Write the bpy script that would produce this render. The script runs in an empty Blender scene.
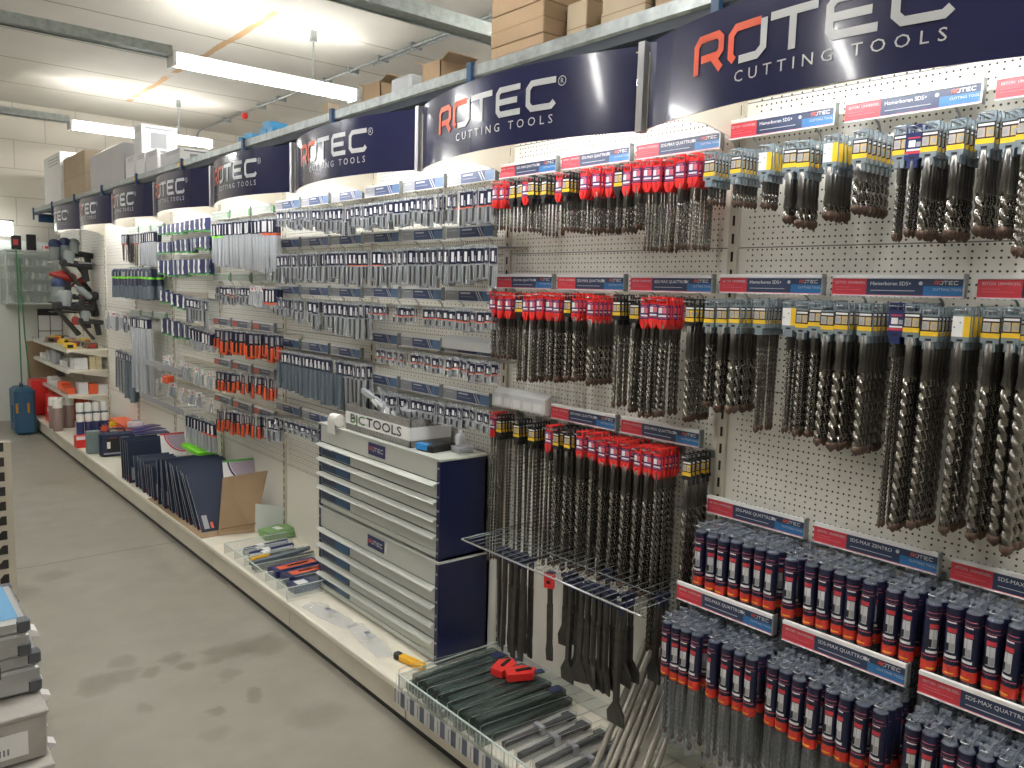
import bpy, math, random
from mathutils import Vector, Matrix
random.seed(7)
C = bpy.context.scene.collection
SC = bpy.context.scene

# ---------------------------------------------------------------- camera, world, exposure
# world: X towards the product wall, Y along the aisle, Z up; camera stands at the origin, 1.6 m up
cam = bpy.data.cameras.new('camera'); camo = bpy.data.objects.new('camera', cam); C.objects.link(camo)
right = Vector((0.76777822, -0.64008993, 0.02831062))
down = Vector((-0.05219432, -0.10652314, -0.99293936))
fwd = Vector((0.63858622, 0.76087956, -0.11519521))
camo.matrix_world = Matrix(((right.x, -down.x, -fwd.x, 0), (right.y, -down.y, -fwd.y, 0), (right.z, -down.z, -fwd.z, 1.6), (0, 0, 0, 1)))
cam.sensor_width = 36; cam.lens = 28.125; cam.clip_start = 0.02; cam.clip_end = 60
SC.camera = camo
w = bpy.data.worlds.new('world'); SC.world = w; w.use_nodes = True
w.node_tree.nodes['Background'].inputs[0].default_value = (0.9, 0.93, 1, 1)
w.node_tree.nodes['Background'].inputs[1].default_value = 0.15
SC.view_settings.view_transform = 'Standard'; SC.view_settings.look = 'None'
SC.view_settings.gamma = 1; SC.view_settings.use_curve_mapping = False
SC.view_settings.exposure = 1.33
SC.cycles.transparent_max_bounces = 32
CEIL_LAMP, HEADER_LAMP = 24.5, 22.0

# ---------------------------------------------------------------- helpers
_mats = {}
def mat(name, col, rough=0.5, metal=0.0, alpha=1.0, noise=0.0, nscale=20.0, bump=0.0, bscale=60.0, emit=0.0, trans=0.0, spec=None, coat=0.0, blend=None):
    if name in _mats: return _mats[name]
    m = bpy.data.materials.new(name); m.use_nodes = True
    nt = m.node_tree; b = nt.nodes['Principled BSDF']
    b.inputs['Base Color'].default_value = (*col, 1); b.inputs['Roughness'].default_value = rough
    b.inputs['Metallic'].default_value = metal; b.inputs['Alpha'].default_value = alpha
    if trans: b.inputs['Transmission Weight'].default_value = trans
    if spec is not None: b.inputs['Specular IOR Level'].default_value = spec
    if coat: b.inputs['Coat Weight'].default_value = coat; b.inputs['Coat Roughness'].default_value = 0.08
    if emit:
        b.inputs['Emission Color'].default_value = (*col, 1); b.inputs['Emission Strength'].default_value = emit
    tc = nt.nodes.new('ShaderNodeTexCoord')
    if noise or blend:
        n = nt.nodes.new('ShaderNodeTexNoise'); n.inputs['Scale'].default_value = nscale; n.inputs['Detail'].default_value = 4
        nt.links.new(tc.outputs['Object'], n.inputs['Vector'])
        r = nt.nodes.new('ShaderNodeMix'); r.data_type = 'RGBA'
        c2 = blend if blend else tuple(max(0, c * (1 - noise)) for c in col)
        c1 = col if blend else tuple(min(1, c * (1 + noise * .5)) for c in col)
        r.inputs[6].default_value = (*c1, 1); r.inputs[7].default_value = (*c2, 1)
        mr = nt.nodes.new('ShaderNodeMapRange'); mr.inputs[1].default_value = .3; mr.inputs[2].default_value = .7
        nt.links.new(n.outputs['Fac'], mr.inputs[0]); nt.links.new(mr.outputs[0], r.inputs[0])
        nt.links.new(r.outputs[2], b.inputs['Base Color'])
    if bump:
        n = nt.nodes.new('ShaderNodeTexNoise'); n.inputs['Scale'].default_value = bscale
        nt.links.new(tc.outputs['Object'], n.inputs['Vector'])
        bu = nt.nodes.new('ShaderNodeBump'); bu.inputs['Strength'].default_value = bump; bu.inputs['Distance'].default_value = .01
        nt.links.new(n.outputs['Fac'], bu.inputs['Height']); nt.links.new(bu.outputs[0], b.inputs['Normal'])
    _mats[name] = m
    return m

class MB:
    """collects shapes, builds ONE mesh object"""
    def __init__(s): s.v = []; s.f = []; s.mi = []; s.sm = []; s.mats = []
    def m(s, mt):
        if mt not in s.mats: s.mats.append(mt)
        return s.mats.index(mt)
    def add(s, vs, fs, mt, smooth=False, T=None):
        o = len(s.v); k = s.m(mt)
        s.v += [tuple(T @ Vector(p)) if T else tuple(p) for p in vs]
        for f in fs: s.f.append(tuple(o + i for i in f)); s.mi.append(k); s.sm.append(smooth)
        return s
    def box(s, x0, x1, y0, y1, z0, z1, mt, T=None):
        vs = [(x, y, z) for z in (z0, z1) for y in (y0, y1) for x in (x0, x1)]
        return s.add(vs, [(0, 2, 3, 1), (4, 5, 7, 6), (0, 1, 5, 4), (2, 6, 7, 3), (0, 4, 6, 2), (1, 3, 7, 5)], mt, T=T)
    def cbox(s, x0, x1, y0, y1, z0, z1, c, mt, T=None):
        # box with chamfered vertical and horizontal edges (rounded case)
        vs = []; fs = []
        for z, k in ((z0, c), (z0 + c, 0), (z1 - c, 0), (z1, c)):
            a0, a1, b0, b1 = x0 + k, x1 - k, y0 + k, y1 - k
            cc = c
            vs += [(a0 + cc, b0, z), (a1 - cc, b0, z), (a1, b0 + cc, z), (a1, b1 - cc, z), (a1 - cc, b1, z), (a0 + cc, b1, z), (a0, b1 - cc, z), (a0, b0 + cc, z)]
        for l in range(3):
            for i in range(8):
                j = (i + 1) % 8; fs.append((l * 8 + i, l * 8 + j, l * 8 + 8 + j, l * 8 + 8 + i))
        fs.append(tuple(range(7, -1, -1))); fs.append(tuple(range(24, 32)))
        return s.add(vs, fs, mt, T=T)
    def cyl(s, p0, p1, r, mt, n=10, r2=None, caps=True, T=None, smooth=True):
        p0 = Vector(p0); p1 = Vector(p1); d = (p1 - p0).normalized()
        a = d.orthogonal().normalized(); b = d.cross(a); r2 = r if r2 is None else r2
        vs = []
        for p, q in ((p0, r), (p1, r2)):
            for i in range(n):
                t = 2 * math.pi * i / n; vs.append(p + a * math.cos(t) * q + b * math.sin(t) * q)
        s.add(vs, [(i, (i + 1) % n, n + (i + 1) % n, n + i) for i in range(n)], mt, smooth, T)
        if caps: s.add(vs, [tuple(range(n - 1, -1, -1)), tuple(range(n, 2 * n))], mt, False, T)
        return s
    def tube(s, pts, r, mt, n=6, T=None):
        pts = [Vector(p) for p in pts]; vs = []; fs = []
        for k, p in enumerate(pts):
            d = (pts[min(k + 1, len(pts) - 1)] - pts[max(k - 1, 0)]).normalized()
            u = Vector((0, 0, 1)) if abs(d.z) < .9 else Vector((1, 0, 0))
            a = d.cross(u).normalized(); b = d.cross(a)
            for i in range(n):
                t = 2 * math.pi * i / n; vs.append(p + a * math.cos(t) * r + b * math.sin(t) * r)
        for k in range(len(pts) - 1):
            for i in range(n):
                j = (i + 1) % n; fs.append((k * n + i, k * n + j, (k + 1) * n + j, (k + 1) * n + i))
        e = (len(pts) - 1) * n
        fs += [tuple(range(n - 1, -1, -1)), tuple(range(e, e + n))]
        return s.add(vs, fs, mt, True, T)
    def lathe(s, prof, mt, n=14, c=(0, 0), T=None, smooth=True):
        # prof: (r, z) list, around vertical axis at c
        vs = []; fs = []
        for r, z in prof:
            for i in range(n):
                t = 2 * math.pi * i / n; vs.append((c[0] + r * math.cos(t), c[1] + r * math.sin(t), z))
        for k in range(len(prof) - 1):
            for i in range(n):
                j = (i + 1) % n; fs.append((k * n + i, k * n + j, (k + 1) * n + j, (k + 1) * n + i))
        s.add(vs, fs, mt, smooth, T)
        e = (len(prof) - 1) * n
        return s.add(vs, [tuple(range(n - 1, -1, -1)), tuple(range(e, e + n))], mt, False, T)
    def prism(s, poly, axis, a0, a1, mt, T=None):
        # poly of (u, v); axis 0: (a,u,v) 1: (u,a,v) 2: (u,v,a)
        n = len(poly)
        def P(u, v, a): return (a, u, v) if axis == 0 else ((u, a, v) if axis == 1 else (u, v, a))
        vs = [P(u, v, a0) for u, v in poly] + [P(u, v, a1) for u, v in poly]
        return s.add(vs, [tuple(range(n - 1, -1, -1)), tuple(range(n, 2 * n))] + [(i, (i + 1) % n, n + (i + 1) % n, n + i) for i in range(n)], mt, T=T)
    def mesh(s, name):
        me = bpy.data.meshes.new(name); me.from_pydata(s.v, [], s.f)
        for mt in s.mats: me.materials.append(mt)
        me.polygons.foreach_set('material_index', s.mi); me.polygons.foreach_set('use_smooth', s.sm)
        me.update(); return me
    def build(s, name, parent=None, loc=(0, 0, 0), rz=0.0, rot=None, fix=False):
        me = s.mesh(name)
        if fix:
            import bmesh
            bm = bmesh.new(); bm.from_mesh(me); bmesh.ops.recalc_face_normals(bm, faces=bm.faces); bm.to_mesh(me); bm.free()
        return link(name, me, parent, loc, rz, rot)

def link(name, me, parent=None, loc=(0, 0, 0), rz=0.0, rot=None):
    o = bpy.data.objects.new(name, me); C.objects.link(o)
    o.location = loc; o.rotation_euler = rot if rot else (0, 0, rz)
    if parent: o.parent = parent
    return o
def thing(name, label, cat, loc=(0, 0, 0), rz=0.0, group=None, rot=None):
    o = bpy.data.objects.new(name, None); C.objects.link(o); o.empty_display_size = .05
    o.location = loc; o.rotation_euler = rot if rot else (0, 0, rz)
    return tag(o, label, cat, group)
def tag(o, label, cat, group=None):
    o['label'] = label; o['category'] = cat
    if group: o['group'] = group
    return o
def struct(o): o['kind'] = 'structure'; return o
def bevel(o, w=.004, seg=2):
    b = o.modifiers.new('bevel', 'BEVEL'); b.width = w; b.segments = seg; b.limit_method = 'ANGLE'; return o
def copy_tree(o, label=None, group=None, loc=None, rot=None):
    c = o.copy(); C.objects.link(c)
    if label: c['label'] = label
    if group: c['group'] = group
    if loc is not None: c.location = loc
    if rot is not None: c.rotation_euler = rot
    for ch in KIDS.get(o.name, []):
        d = ch.copy(); C.objects.link(d); d.parent = c
        for g in KIDS.get(ch.name, []):
            e = g.copy(); C.objects.link(e); e.parent = d
    return c
KIDS = {}
def kids(root):
    """remember children once per prototype"""
    KIDS[root.name] = list(root.children)
    for c in root.children: KIDS[c.name] = list(c.children)
    return root

# text as flat mesh in (u right, v up), cached
_txt = {}
def text_geo(s, size, align='LEFT', space=1.0):
    k = (s, size, align, space)
    if k in _txt: return _txt[k]
    cu = bpy.data.curves.new('lettering', 'FONT'); cu.body = s; cu.size = size; cu.align_x = align; cu.space_character = space
    cu.resolution_u = 2
    o = bpy.data.objects.new('lettering', cu); C.objects.link(o)
    bpy.context.view_layer.update()
    me = bpy.data.meshes.new_from_object(o.evaluated_get(bpy.context.evaluated_depsgraph_get()))
    r = ([tuple(v.co) for v in me.vertices], [tuple(p.vertices) for p in me.polygons])
    bpy.data.objects.remove(o); bpy.data.meshes.remove(me); bpy.data.curves.remove(cu)
    _txt[k] = r
    return r
def put_text(mb, s, size, mt, fn, align='LEFT', space=1.0):
    vs, fs = text_geo(s, size, align, space)
    mb.add([fn(v[0], v[1]) for v in vs], fs, mt)
def stroke(pts, w, closed=False):
    """flat ribbon along a polyline with mitred joins -> verts2d, faces"""
    n = len(pts); L = []; R = []
    for i, p in enumerate(pts):
        a = pts[(i - 1) % n] if (closed or i > 0) else None
        b = pts[(i + 1) % n] if (closed or i < n - 1) else None
        def nrm(p, q):
            dx, dy = q[0] - p[0], q[1] - p[1]; l = math.hypot(dx, dy); return (-dy / l, dx / l)
        if a is None: nx, ny = nrm(p, b); k = 1
        elif b is None: nx, ny = nrm(a, p); k = 1
        else:
            n1 = nrm(a, p); n2 = nrm(p, b); nx, ny = n1[0] + n2[0], n1[1] + n2[1]; l = math.hypot(nx, ny); nx /= l; ny /= l
            k = 1 / max(.5, nx * n1[0] + ny * n1[1])
        L.append((p[0] + nx * k * w / 2, p[1] + ny * k * w / 2)); R.append((p[0] - nx * k * w / 2, p[1] - ny * k * w / 2))
    vs = L + R; m = n if closed else n - 1
    return vs, [(i, n + i, n + (i + 1) % n, (i + 1) % n) for i in range(m)]

# the maker's word mark: five rounded-square letters, width 7.3, height 1; R and half the O are orange
def sub(pts, k=6):
    out = []
    for a, b in zip(pts, pts[1:]):
        for i in range(k): out.append((a[0] + (b[0] - a[0]) * i / k, a[1] + (b[1] - a[1]) * i / k))
    return out + [pts[-1]]
def logo(mb, fn, orange, silver, fine=True, w=.205):
    k = 4 if fine else 1
    A = [([(.1, 0), (.1, .75), (.25, .915), (.95, .915), (1.08, .8), (1.08, .5), (.95, .38), (.3, .38)], orange),
         ([(.75, .38), (1.1, 0)], orange),
         ([(2.45, .915), (1.62, .915), (1.45, .75), (1.45, .22), (1.58, .09)], orange),
         ([(1.75, .085), (2.35, .085), (2.55, .25), (2.55, .95)], silver),
         ([(2.75, .915), (4.1, .915)], silver), ([(3.42, .84), (3.42, 0)], silver),
         ([(5.6, .915), (4.55, .915), (4.42, .78), (4.42, .22), (4.55, .085), (5.6, .085)], silver), ([(4.5, .5), (5.45, .5)], silver),
         ([(7.2, .915), (6.15, .915), (5.98, .75), (5.98, .25), (6.15, .085), (7.0, .085), (7.15, .22)], silver)]
    for pts, mt in A:
        vs, fs = stroke(sub(pts, k), w)
        mb.add([fn(u, v) for u, v in vs], fs, mt)

ORD = 'zeroth first second third fourth fifth sixth seventh eighth ninth tenth eleventh twelfth thirteenth fourteenth fifteenth sixteenth seventeenth eighteenth nineteenth twentieth'.split()
TENS = {20: 'twenty', 30: 'thirty', 40: 'forty'}
def nth(i):
    return ORD[i] if i <= 20 else (TENS[i // 10 * 10] + '-' + ORD[i % 10] if i % 10 else {30: 'thirtieth', 40: 'fortieth'}[i])

# ---------------------------------------------------------------- materials
ORANGE = mat('orange_print', (.86, .12, .05), .35)
SILVER = mat('silver_print', (.62, .64, .66), .3, .1)
WHITE = mat('white_print', (.85, .85, .85), .4)
BLACK = mat('black_plastic', (.015, .015, .017), .4)
CREAM = mat('cream_enamel', (.66, .62, .52), .45, noise=.06, nscale=6)
CREAM2 = mat('cream_shelf_metal', (.78, .74, .63), .35, noise=.05, nscale=4)
GALV = mat('galvanised_steel', (.36, .39, .39), .42, .65, noise=.3, nscale=30)
STEEL = mat('drill_steel', (.29, .272, .248), .2, .95, noise=.3, nscale=80)
SHANK = mat('shank_steel', (.15, .143, .132), .3, .9, noise=.15, nscale=60)
TIP = mat('coppery_tip_coating', (.11, .065, .045), .6, .2, noise=.3, nscale=200)
RODM = mat('bright_rod_steel', (.36, .34, .30), .35, .7, noise=.15, nscale=15)
TRUNK = mat('zinc_trunking', (.40, .44, .42), .45, .25, noise=.25, nscale=25)
CHISEL = mat('forged_chisel_steel', (.085, .08, .072), .42, .6, noise=.2, nscale=40)
WIRE = mat('chrome_wire', (.5, .51, .52), .3, .85)
GREYP = mat('blue_grey_plastic', (.21, .26, .29), .4)
REDP = mat('red_plastic', (.80, .035, .03), .35)
NAVYP = mat('navy_plastic', (.02, .03, .12), .35)
NAVY = mat('navy_print', (.022, .03, .085), .35)
PURPLE = mat('purple_navy_print', (.05, .03, .14), .35)
YEL = mat('yellow_print', (.85, .55, .03), .4)
BEIGE = mat('beige_print', (.48, .42, .38), .4)
PINK = mat('pink_print', (.72, .16, .22), .4)
REDSIGN = mat('red_sign_print', (.62, .05, .07), .35)
NAVYSIGN = mat('navy_sign_print', (.03, .05, .11), .35)
BLUESIGN = mat('bright_blue_sign_print', (.03, .17, .42), .35)
GREYSIGN = mat('grey_sign_print', (.36, .37, .40), .4)
SIGNLINE = mat('pale_sign_print', (.6, .62, .66), .4)
CARD = mat('brown_cardboard', (.36, .25, .15), .8, noise=.12, nscale=8)
CARDL = mat('pale_cardboard', (.46, .37, .26), .8, noise=.1, nscale=8)
TAPE = mat('parcel_tape', (.45, .33, .2), .3)
WBOX = mat('white_printed_carton', (.78, .78, .78), .5, noise=.04)
CLEAR = mat('clear_plastic', (.86, .89, .92), .08, alpha=.22)
CLEARM = mat('milky_clear_plastic', (.72, .76, .80), .15, alpha=.5)
CAPP = mat('smoky_clear_cap', (.34, .38, .46), .1, alpha=.4)
TUBEP = mat('smoky_tube_plastic', (.36, .40, .45), .1, alpha=.2)
RACKW = mat('dull_rack_wire', (.22, .24, .25), .4, .7)
CLEARB = mat('glossy_blister_plastic', (.62, .66, .70), .12, alpha=.42)
ACRYL = mat('acrylic_divider', (.75, .85, .82), .05, alpha=.16)
ACRYE = mat('acrylic_edge', (.75, .85, .80), .1, alpha=.75)
GREENP = mat('green_print', (.10, .42, .08), .5)
LIME = mat('lime_green_plastic', (.22, .75, .03), .4)

# tables
# hanging drill bits: (Y, hanger colour, how many on the hook, drill diameter mm, hang length, X of the front one)
TOP = [
  (2.255, 'red', 2, 8, 0.17, 1.79), (2.214, 'red', 2, 8, 0.17, 1.79), (2.156, 'black', 2, 10, 0.18, 1.79), (2.117, 'black', 2, 10, 0.18, 1.79),
  (2.086, 'red', 1, 8, 0.18, 1.79), (2.06, 'black', 4, 10, 0.19, 1.79), (1.993, 'black', 4, 8, 0.2, 1.79), (1.924, 'red', 2, 8, 0.2, 1.79),
  (1.891, 'black', 5, 12, 0.19, 1.79), (1.813, 'red', 5, 10, 0.2, 1.79), (1.757, 'red', 4, 14, 0.2, 1.79), (1.705, 'red', 4, 12, 0.2, 1.79),
  (1.666, 'black', 2, 10, 0.2, 1.79), (1.634, 'red', 3, 14, 0.2, 1.79), (1.596, 'red', 3, 14, 0.2, 1.79), (1.554, 'red', 3, 8, 0.26, 1.79),
  (1.521, 'red', 3, 8, 0.26, 1.79), (1.475, 'red', 3, 9, 0.26, 1.79), (1.44, 'red', 3, 12, 0.26, 1.79), (1.393, 'red', 6, 10, 0.26, 1.79),
  (1.342, 'grey', 5, 8, 0.14, 1.79), (1.256, 'grey', 6, 12, 0.15, 1.79), (1.174, 'spare', 4, 12, 0.16, 1.79), (1.105, 'grey', 2, 20, 0.2, 1.79),
  (1.068, 'grey', 3, 20, 0.21, 1.79), (1.0, 'spare', 4, 22, 0.2, 1.79), (0.93, 'grey', 7, 22, 0.19, 1.79), (0.838, 'grey', 2, 12, 0.25, 1.79),
  (0.809, 'navy', 2, 12, 0.24, 1.79), (0.778, 'grey', 6, 20, 0.25, 1.79), (0.723, 'grey', 4, 20, 0.25, 1.79), (0.67, 'grey', 6, 22, 0.25, 1.79),
  (0.623, 'grey', 4, 20, 0.25, 1.79), (0.597, 'grey', 4, 14, 0.29, 1.79),
]
MID = [
  (2.288, 'red', 3, 11, 0.24, 1.82), (2.245, 'red', 3, 11, 0.24, 1.82), (2.2, 'red', 3, 11, 0.24, 1.82), (2.142, 'black', 3, 10, 0.31, 1.82),
  (2.105, 'red', 3, 10, 0.31, 1.82), (2.068, 'red', 3, 11, 0.31, 1.82), (2.032, 'red', 3, 11, 0.3, 1.82), (1.984, 'red', 3, 13, 0.3, 1.82),
  (1.95, 'red', 3, 15, 0.3, 1.82), (1.895, 'black', 2, 15, 0.29, 1.82), (1.862, 'red', 4, 18, 0.29, 1.82), (1.79, 'red', 5, 20, 0.29, 1.82),
  (1.679, 'black', 3, 13, 0.35, 1.82), (1.606, 'black', 3, 15, 0.35, 1.82), (1.567, 'red', 2, 13, 0.36, 1.82), (1.533, 'red', 2, 13, 0.36, 1.82),
  (1.499, 'red', 5, 15, 0.35, 1.82), (1.403, 'black', 5, 20, 0.35, 1.82), (1.335, 'grey', 2, 16, 0.3, 1.82), (1.296, 'grey', 3, 22, 0.31, 1.82),
  (1.255, 'grey', 5, 24, 0.31, 1.82), (1.182, 'grey', 6, 10, 0.35, 1.82), (1.096, 'spare', 4, 10, 0.34, 1.82), (1.061, 'grey', 4, 14, 0.34, 1.82),
  (1.026, 'grey', 3, 14, 0.34, 1.82), (0.995, 'grey', 2, 20, 0.35, 1.82), (0.957, 'grey', 3, 24, 0.36, 1.82), (0.901, 'grey', 5, 22, 0.36, 1.82),
  (0.831, 'navy', 2, 10, 0.52, 1.82), (0.795, 'grey', 2, 20, 0.52, 1.82), (0.756, 'grey', 5, 20, 0.5, 1.82), (0.693, 'spare', 3, 22, 0.5, 1.82),
  (0.635, 'grey', 3, 22, 0.5, 1.82), (0.598, 'grey', 2, 26, 0.5, 1.82), (0.571, 'grey', 4, 24, 0.51, 1.82),
]
LONG = [
  (2.298, 'red', 3, 10, 0.57, 1.84), (2.257, 'black', 3, 10, 0.55, 1.84), (2.157, 'black', 4, 10, 0.52, 1.84), (2.075, 'black', 5, 12, 0.51, 1.84),
  (1.987, 'red', 1, 13, 0.5, 1.84), (1.951, 'black', 2, 21, 0.49, 1.84), (1.893, 'black', 3, 21, 0.49, 1.84), (1.836, 'red', 4, 21, 0.49, 1.84),
  (1.781, 'red', 1, 18, 0.48, 1.84), (1.736, 'red', 4, 22, 0.48, 1.84), (1.684, 'red', 2, 21, 0.47, 1.84), (1.634, 'red', 2, 22, 0.47, 1.84),
  (1.585, 'red', 2, 22, 0.47, 1.84), (1.545, 'red', 1, 21, 0.47, 1.84), (1.508, 'red', 7, 16, 0.63, 1.84), (1.4, 'black', 6, 22, 0.59, 1.84),
]
TU = [1.334, 1.296, 1.26, 1.221, 1.184, 1.147, 1.111, 1.057, 1.004, 0.967, 0.928, 0.897, 0.857, 0.803, 0.763, 0.714, 0.672, 0.633, 0.594, 0.552, 0.518]
TL = [1.328, 1.297, 1.266, 1.23, 1.176, 1.133, 1.097, 1.062, 1.001, 0.968, 0.934, 0.893, 0.851, 0.816, 0.779, 0.738, 0.67, 0.633, 0.596, 0.563, 0.528, 0.492, 0.458]
# ---------------------------------------------------------------- the room
XW = 1.95                    # face of the peg panels
def node_mat(name):
    m = bpy.data.materials.new(name); m.use_nodes = True; nt = m.node_tree
    return m, nt, nt.nodes['Principled BSDF']
def math_node(nt, op, a, b=None, c=None):
    n = nt.nodes.new('ShaderNodeMath'); n.operation = op
    for i, x in enumerate((a, b, c)):
        if x is None: continue
        if isinstance(x, (int, float)): n.inputs[i].default_value = x
        else: nt.links.new(x, n.inputs[i])
    return n.outputs[0]
def mixc(nt, fac, a, b):
    n = nt.nodes.new('ShaderNodeMix'); n.data_type = 'RGBA'
    if isinstance(fac, (int, float)): n.inputs[0].default_value = fac
    else: nt.links.new(fac, n.inputs[0])
    for i, x in ((6, a), (7, b)):
        if isinstance(x, tuple): n.inputs[i].default_value = (*x, 1)
        else: nt.links.new(x, n.inputs[i])
    return n.outputs[2]
def noise(nt, vec, scale, detail=4, rough=.55):
    n = nt.nodes.new('ShaderNodeTexNoise'); n.inputs['Scale'].default_value = scale; n.inputs['Detail'].default_value = detail; n.inputs['Roughness'].default_value = rough
    nt.links.new(vec, n.inputs['Vector']); return n.outputs['Fac']
def ramp(nt, v, a, b):
    n = nt.nodes.new('ShaderNodeMapRange'); n.inputs[1].default_value = a; n.inputs[2].default_value = b; nt.links.new(v, n.inputs[0]); return n.outputs[0]

# concrete floor with damp footprints and a saw-cut joint
FLOORM, nt, b = node_mat('polished_concrete')
tc = nt.nodes.new('ShaderNodeTexCoord'); ob = tc.outputs['Object']
n1 = ramp(nt, noise(nt, ob, .9, 5), .3, .7); n2 = ramp(nt, noise(nt, ob, 6, 6), .3, .7)
col = mixc(nt, n1, (.265, .247, .197), (.325, .313, .272)); col = mixc(nt, math_node(nt, 'MULTIPLY', n2, .55), col, (.225, .21, .17))
sx = nt.nodes.new('ShaderNodeSeparateXYZ'); nt.links.new(ob, sx.inputs[0]); X_, Y_ = sx.outputs[0], sx.outputs[1]
wob = math_node(nt, 'MULTIPLY', math_node(nt, 'SUBTRACT', noise(nt, ob, 9, 3), .5), .12)
for (cx, cy, rx, ry, k) in [(1.36, 3.3, .12, .10, .55), (1.22, 3.3, .12, .055, .55), (1.20, 3.38, .08, .04, .5), (1.0, 3.4, .045, .05, .6), (1.03, 3.3, .045, .04, .6),
                            (.70, 3.35, .07, .09, .55), (.80, 3.36, .06, .06, .5), (.84, 3.5, .05, .07, .45), (.9, 3.33, .03, .04, .55), (1.0, 2.87, .035, .04, .55), (.80, 3.05, .03, .05, .4),
                            (.94, 2.72, .05, .05, .3), (1.28, 2.62, .10, .09, .3), (1.15, 3.12, .05, .04, .35), (.47, 3.17, .05, .08, .35), (.6, 4.6, .10, .14, .5), (.80, 4.78, .09, .08, .4), (1.16, 2.9, .03, .05, .5)]:
    dx = math_node(nt, 'DIVIDE', math_node(nt, 'SUBTRACT', math_node(nt, 'ADD', X_, wob), cx), rx)
    dy = math_node(nt, 'DIVIDE', math_node(nt, 'SUBTRACT', math_node(nt, 'ADD', Y_, wob), cy), ry)
    d = math_node(nt, 'ADD', math_node(nt, 'MULTIPLY', dx, dx), math_node(nt, 'MULTIPLY', dy, dy))
    f = nt.nodes.new('ShaderNodeMapRange'); f.inputs[1].default_value = .3; f.inputs[2].default_value = 1.5; f.inputs[3].default_value = k; f.inputs[4].default_value = 0
    nt.links.new(d, f.inputs[0]); col = mixc(nt, f.outputs[0], col, (.13, .118, .09))
yj = math_node(nt, 'ADD', math_node(nt, 'MULTIPLY', math_node(nt, 'SUBTRACT', noise(nt, ob, 3, 3), .5), .05), Y_)
j = math_node(nt, 'LESS_THAN', math_node(nt, 'ABSOLUTE', math_node(nt, 'SUBTRACT', yj, 5.0)), .007)
col = mixc(nt, math_node(nt, 'MULTIPLY', j, .7), col, (.14, .13, .11))
nt.links.new(col, b.inputs['Base Color']); nt.links.new(ramp(nt, n1, -1.2, 2.6), b.inputs['Roughness'])
struct(MB().box(-4, 7, -3, 10.6, -.1, 0, FLOORM).build('floor'))

# ceiling planks, rusty joint
CEILM, nt, b = node_mat('painted_concrete_planks')
tc = nt.nodes.new('ShaderNodeTexCoord'); ob = tc.outputs['Object']
sx = nt.nodes.new('ShaderNodeSeparateXYZ'); nt.links.new(ob, sx.inputs[0]); X_, Y_ = sx.outputs[0], sx.outputs[1]
col = mixc(nt, ramp(nt, noise(nt, ob, 1.3, 4), .3, .7), (.62, .59, .53), (.54, .515, .46))
yj = math_node(nt, 'ADD', math_node(nt, 'MULTIPLY', math_node(nt, 'SUBTRACT', noise(nt, ob, 4, 3), .5), .03), Y_)
for y0 in (9.46, 8.4, 7.45, 6.54, 5.8, 5.14, 4.2, 3.3, 2.3, 1.3):
    j = math_node(nt, 'LESS_THAN', math_node(nt, 'ABSOLUTE', math_node(nt, 'SUBTRACT', yj, y0)), .012)
    col = mixc(nt, math_node(nt, 'MULTIPLY', j, .75), col, (.22, .17, .12))
xj = math_node(nt, 'ADD', math_node(nt, 'MULTIPLY', math_node(nt, 'SUBTRACT', noise(nt, ob, 3, 3), .5), .08), X_)
j = math_node(nt, 'LESS_THAN', math_node(nt, 'ABSOLUTE', math_node(nt, 'SUBTRACT', xj, 2.46)), .03)
j = math_node(nt, 'MULTIPLY', j, ramp(nt, noise(nt, ob, 2.2, 3), .42, .5)); j = math_node(nt, 'MULTIPLY', j, math_node(nt, 'LESS_THAN', Y_, 9.45))
col = mixc(nt, math_node(nt, 'MULTIPLY', j, .85), col, (.50, .27, .09))
nt.links.new(col, b.inputs['Base Color']); b.inputs['Roughness'].default_value = .85
struct(MB().box(-4, 7, -3, 10.6, 3.5, 3.6, CEILM).build('ceiling'))

# block wall
BLOCKM, nt, b = node_mat('painted_blockwork')
tc = nt.nodes.new('ShaderNodeTexCoord'); ob = tc.outputs['Object']
mp = nt.nodes.new('ShaderNodeMapping'); mp.inputs['Rotation'].default_value = (math.pi / 2, 0, 0); nt.links.new(ob, mp.inputs[0])
br = nt.nodes.new('ShaderNodeTexBrick'); nt.links.new(mp.outputs[0], br.inputs[0]); br.inputs['Scale'].default_value = 1
br.inputs['Color1'].default_value = (.52, .485, .415, 1); br.inputs['Color2'].default_value = (.49, .455, .39, 1); br.inputs['Mortar'].default_value = (.38, .345, .295, 1)
br.inputs['Mortar Size'].default_value = .006; br.inputs['Brick Width'].default_value = .62; br.inputs['Row Height'].default_value = .31
nt.links.new(br.outputs[0], b.inputs['Base Color']); b.inputs['Roughness'].default_value = .85
struct(MB().box(-4, 7, 10.5, 10.6, 0, 3.5, BLOCKM).build('wall_far'))
struct(MB().box(-4, 7, -3.1, -3, 0, 3.5, BLOCKM).build('wall_near'))
struct(MB().box(-4.1, -4, -3, 10.6, 0, 3.5, BLOCKM).build('wall_left'))
struct(MB().box(7, 7.1, -3, 10.6, 0, 3.5, BLOCKM).build('wall_right'))

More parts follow.
